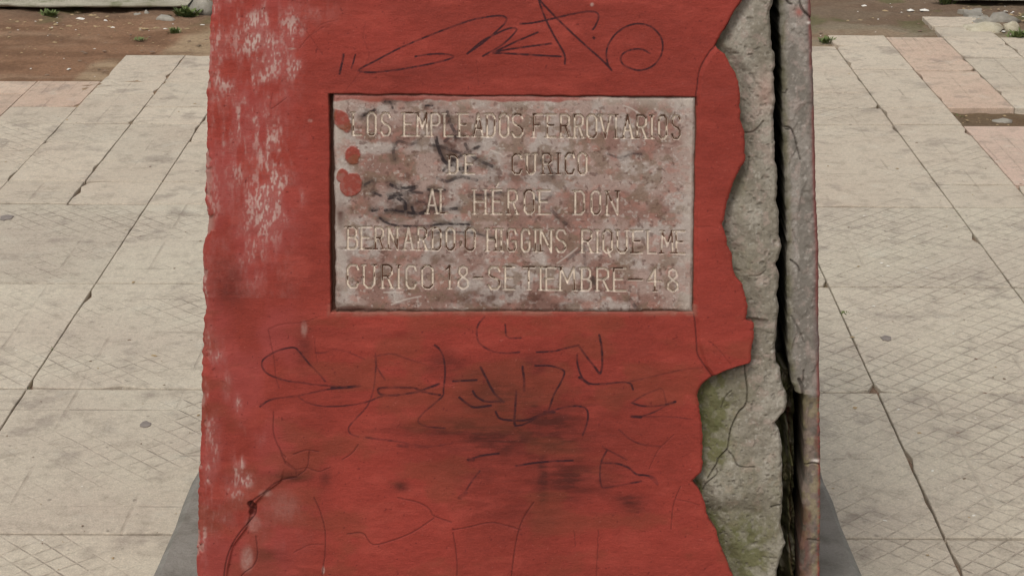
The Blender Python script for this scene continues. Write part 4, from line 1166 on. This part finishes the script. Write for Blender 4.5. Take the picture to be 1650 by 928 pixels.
weed(1360, 504, .014, 26, 'small green weed in the paving joint beside the split slab', 1)
weed(80, 24, .035, 40, 'green weed at the foot of the long kerb, farthest left', 2)
weed(303, 26, .055, 60, 'largest green weed, beside the rubble lump near the kerb end', 3)
weed(281, 51, .030, 30, 'green weed at the edge of the brown earth by the sandy slab', 4)
weed(1330, 66, .030, 30, 'green weed at the slab corner behind the split slab', 5)
weed(1643, 60, .045, 50, 'green weed at the right edge of the paving near the mortar lump', 6)
weed(1545, 178, .022, 22, 'tiny green weed in the earth of the missing slab', 7, z=-.03)
weed(85, 562, .012, 14, 'tiny green weed in the left joint beside a chipped slab corner', 8)
weed(1524, 4, .05, 30, 'green weed beside the end of the top right kerb', 9)
weed(42, 622, .010, 10, 'pale green sprig flat on the joint crossing at left', 10)
weed(225, 62, .018, 22, 'low olive weed in the middle of the brown earth', 12, spread=1.6)


def disc(px, py, rx, ry, label, seed):
    r_ = random.Random(seed); p = ground(float(px), float(py), 0)
    vs_ = []; n_ = 16
    for ins, z in ((1.0, -.003), (1.0, .0003), (.8, .0007)):
        r2_ = random.Random(seed)
        for k in range(n_):
            a = 6.283 * k / n_; m = 1 + r2_.uniform(-.18, .18)
            vs_.append((rx * ins * m * math.cos(a), ry * ins * m * math.sin(a), z))
    fs_ = [(k + r * n_, (k + 1) % n_ + r * n_, (k + 1) % n_ + (r + 1) * n_, k + (r + 1) * n_) for r in range(2) for k in range(n_)] + [tuple(2 * n_ + k for k in range(n_))]
    me_ = bpy.data.meshes.new('gum_spot'); me_.from_pydata(vs_, [], fs_); me_.update()
    o = obj('gum_spot', me_, M_gum, None, label=label, category='gum', group='flattened grey gum spots'); o.location = (p[0], p[1], .001)


disc(10, 351, .016, .022, 'flattened grey gum at the left edge of the picture', 1)
disc(234, 684, .009, .014, 'dark flattened gum on the diamond slab left of the pedestal', 2)
disc(1428, 545, .011, .014, 'grey oval gum beside the joint right of the split slab', 3)

# loose chips and grit: nobody could count these
import bmesh
def scatter(name, areas, mat, label, seed):
    r_ = np.random.RandomState(seed); V_, F_ = [], []
    base = [(-1, -.7, 0), (1, -.6, 0), (.8, .8, 0), (-.9, .6, 0), (0, 0, .35)]
    for (x0, y0, x1, y1, n_, s0, s1, z) in areas:
        for _ in range(n_):
            p = ground(r_.uniform(x0, x1), r_.uniform(y0, y1), 0.0); s_ = s0 + (s1 - s0) * r_.rand() ** 3; a = r_.rand() * 6.28
            b0 = len(V_)
            for bx_, by_, bz_ in base:
                bx_ *= r_.uniform(.6, 1.3); by_ *= r_.uniform(.5, 1.2)
                V_.append((p[0] + s_ * (bx_ * math.cos(a) - by_ * math.sin(a)), p[1] + s_ * (bx_ * math.sin(a) + by_ * math.cos(a)), z + s_ * bz_))
            F_ += [(b0, b0 + 1, b0 + 4), (b0 + 1, b0 + 2, b0 + 4), (b0 + 2, b0 + 3, b0 + 4), (b0 + 3, b0, b0 + 4)]
    me_ = bpy.data.meshes.new(name); me_.from_pydata(V_, [], F_); me_.update()
    obj(name, me_, mat, None, label=label, category='debris', kind='stuff')


scatter('pale_chips', [(-60, 20, 340, 50, 26, .004, .022, -.006), (0, 40, 260, 120, 9, .003, .010, -.008), (1312, 0, 1650, 18, 16, .004, .022, -.01), (1312, 10, 1480, 56, 5, .003, .008, -.012), (1560, 15, 1700, 55, 20, .005, .022, -.004),
                       (1560, 180, 1660, 200, 12, .003, .009, -.03), (1320, 200, 1650, 900, 46, .0012, .0042, .001), (0, 150, 320, 900, 22, .001, .003, .001), (1420, 380, 1490, 450, 12, .002, .0055, .001)], M_chip, 'white chips and crumbs scattered over earth and paving', 5)
scatter('dark_grit', [(-60, 14, 340, 120, 160, .003, .010, -.008), (1312, 0, 1700, 56, 140, .003, .012, -.012), (1540, 176, 1700, 204, 60, .003, .010, -.03), (0, 140, 330, 920, 60, .001, .004, .001), (1320, 80, 1650, 920, 60, .001, .004, .001)], M_bed, 'brown grit scattered over earth and paving', 6)
scatter('dry_litter', [(-60, 18, 340, 46, 130, .004, .016, -.006), (0, 40, 330, 88, 40, .003, .010, -.008), (1312, 0, 1700, 30, 90, .004, .016, -.012), (1560, 14, 1700, 56, 60, .004, .016, .0), (1540, 176, 1700, 204, 40, .003, .008, -.018),
                       (0, 140, 330, 920, 26, .0015, .006, .001), (1320, 80, 1650, 920, 26, .0015, .006, .001)], M_dry, 'tan leaf scraps and twigs scattered over earth and paving', 8)
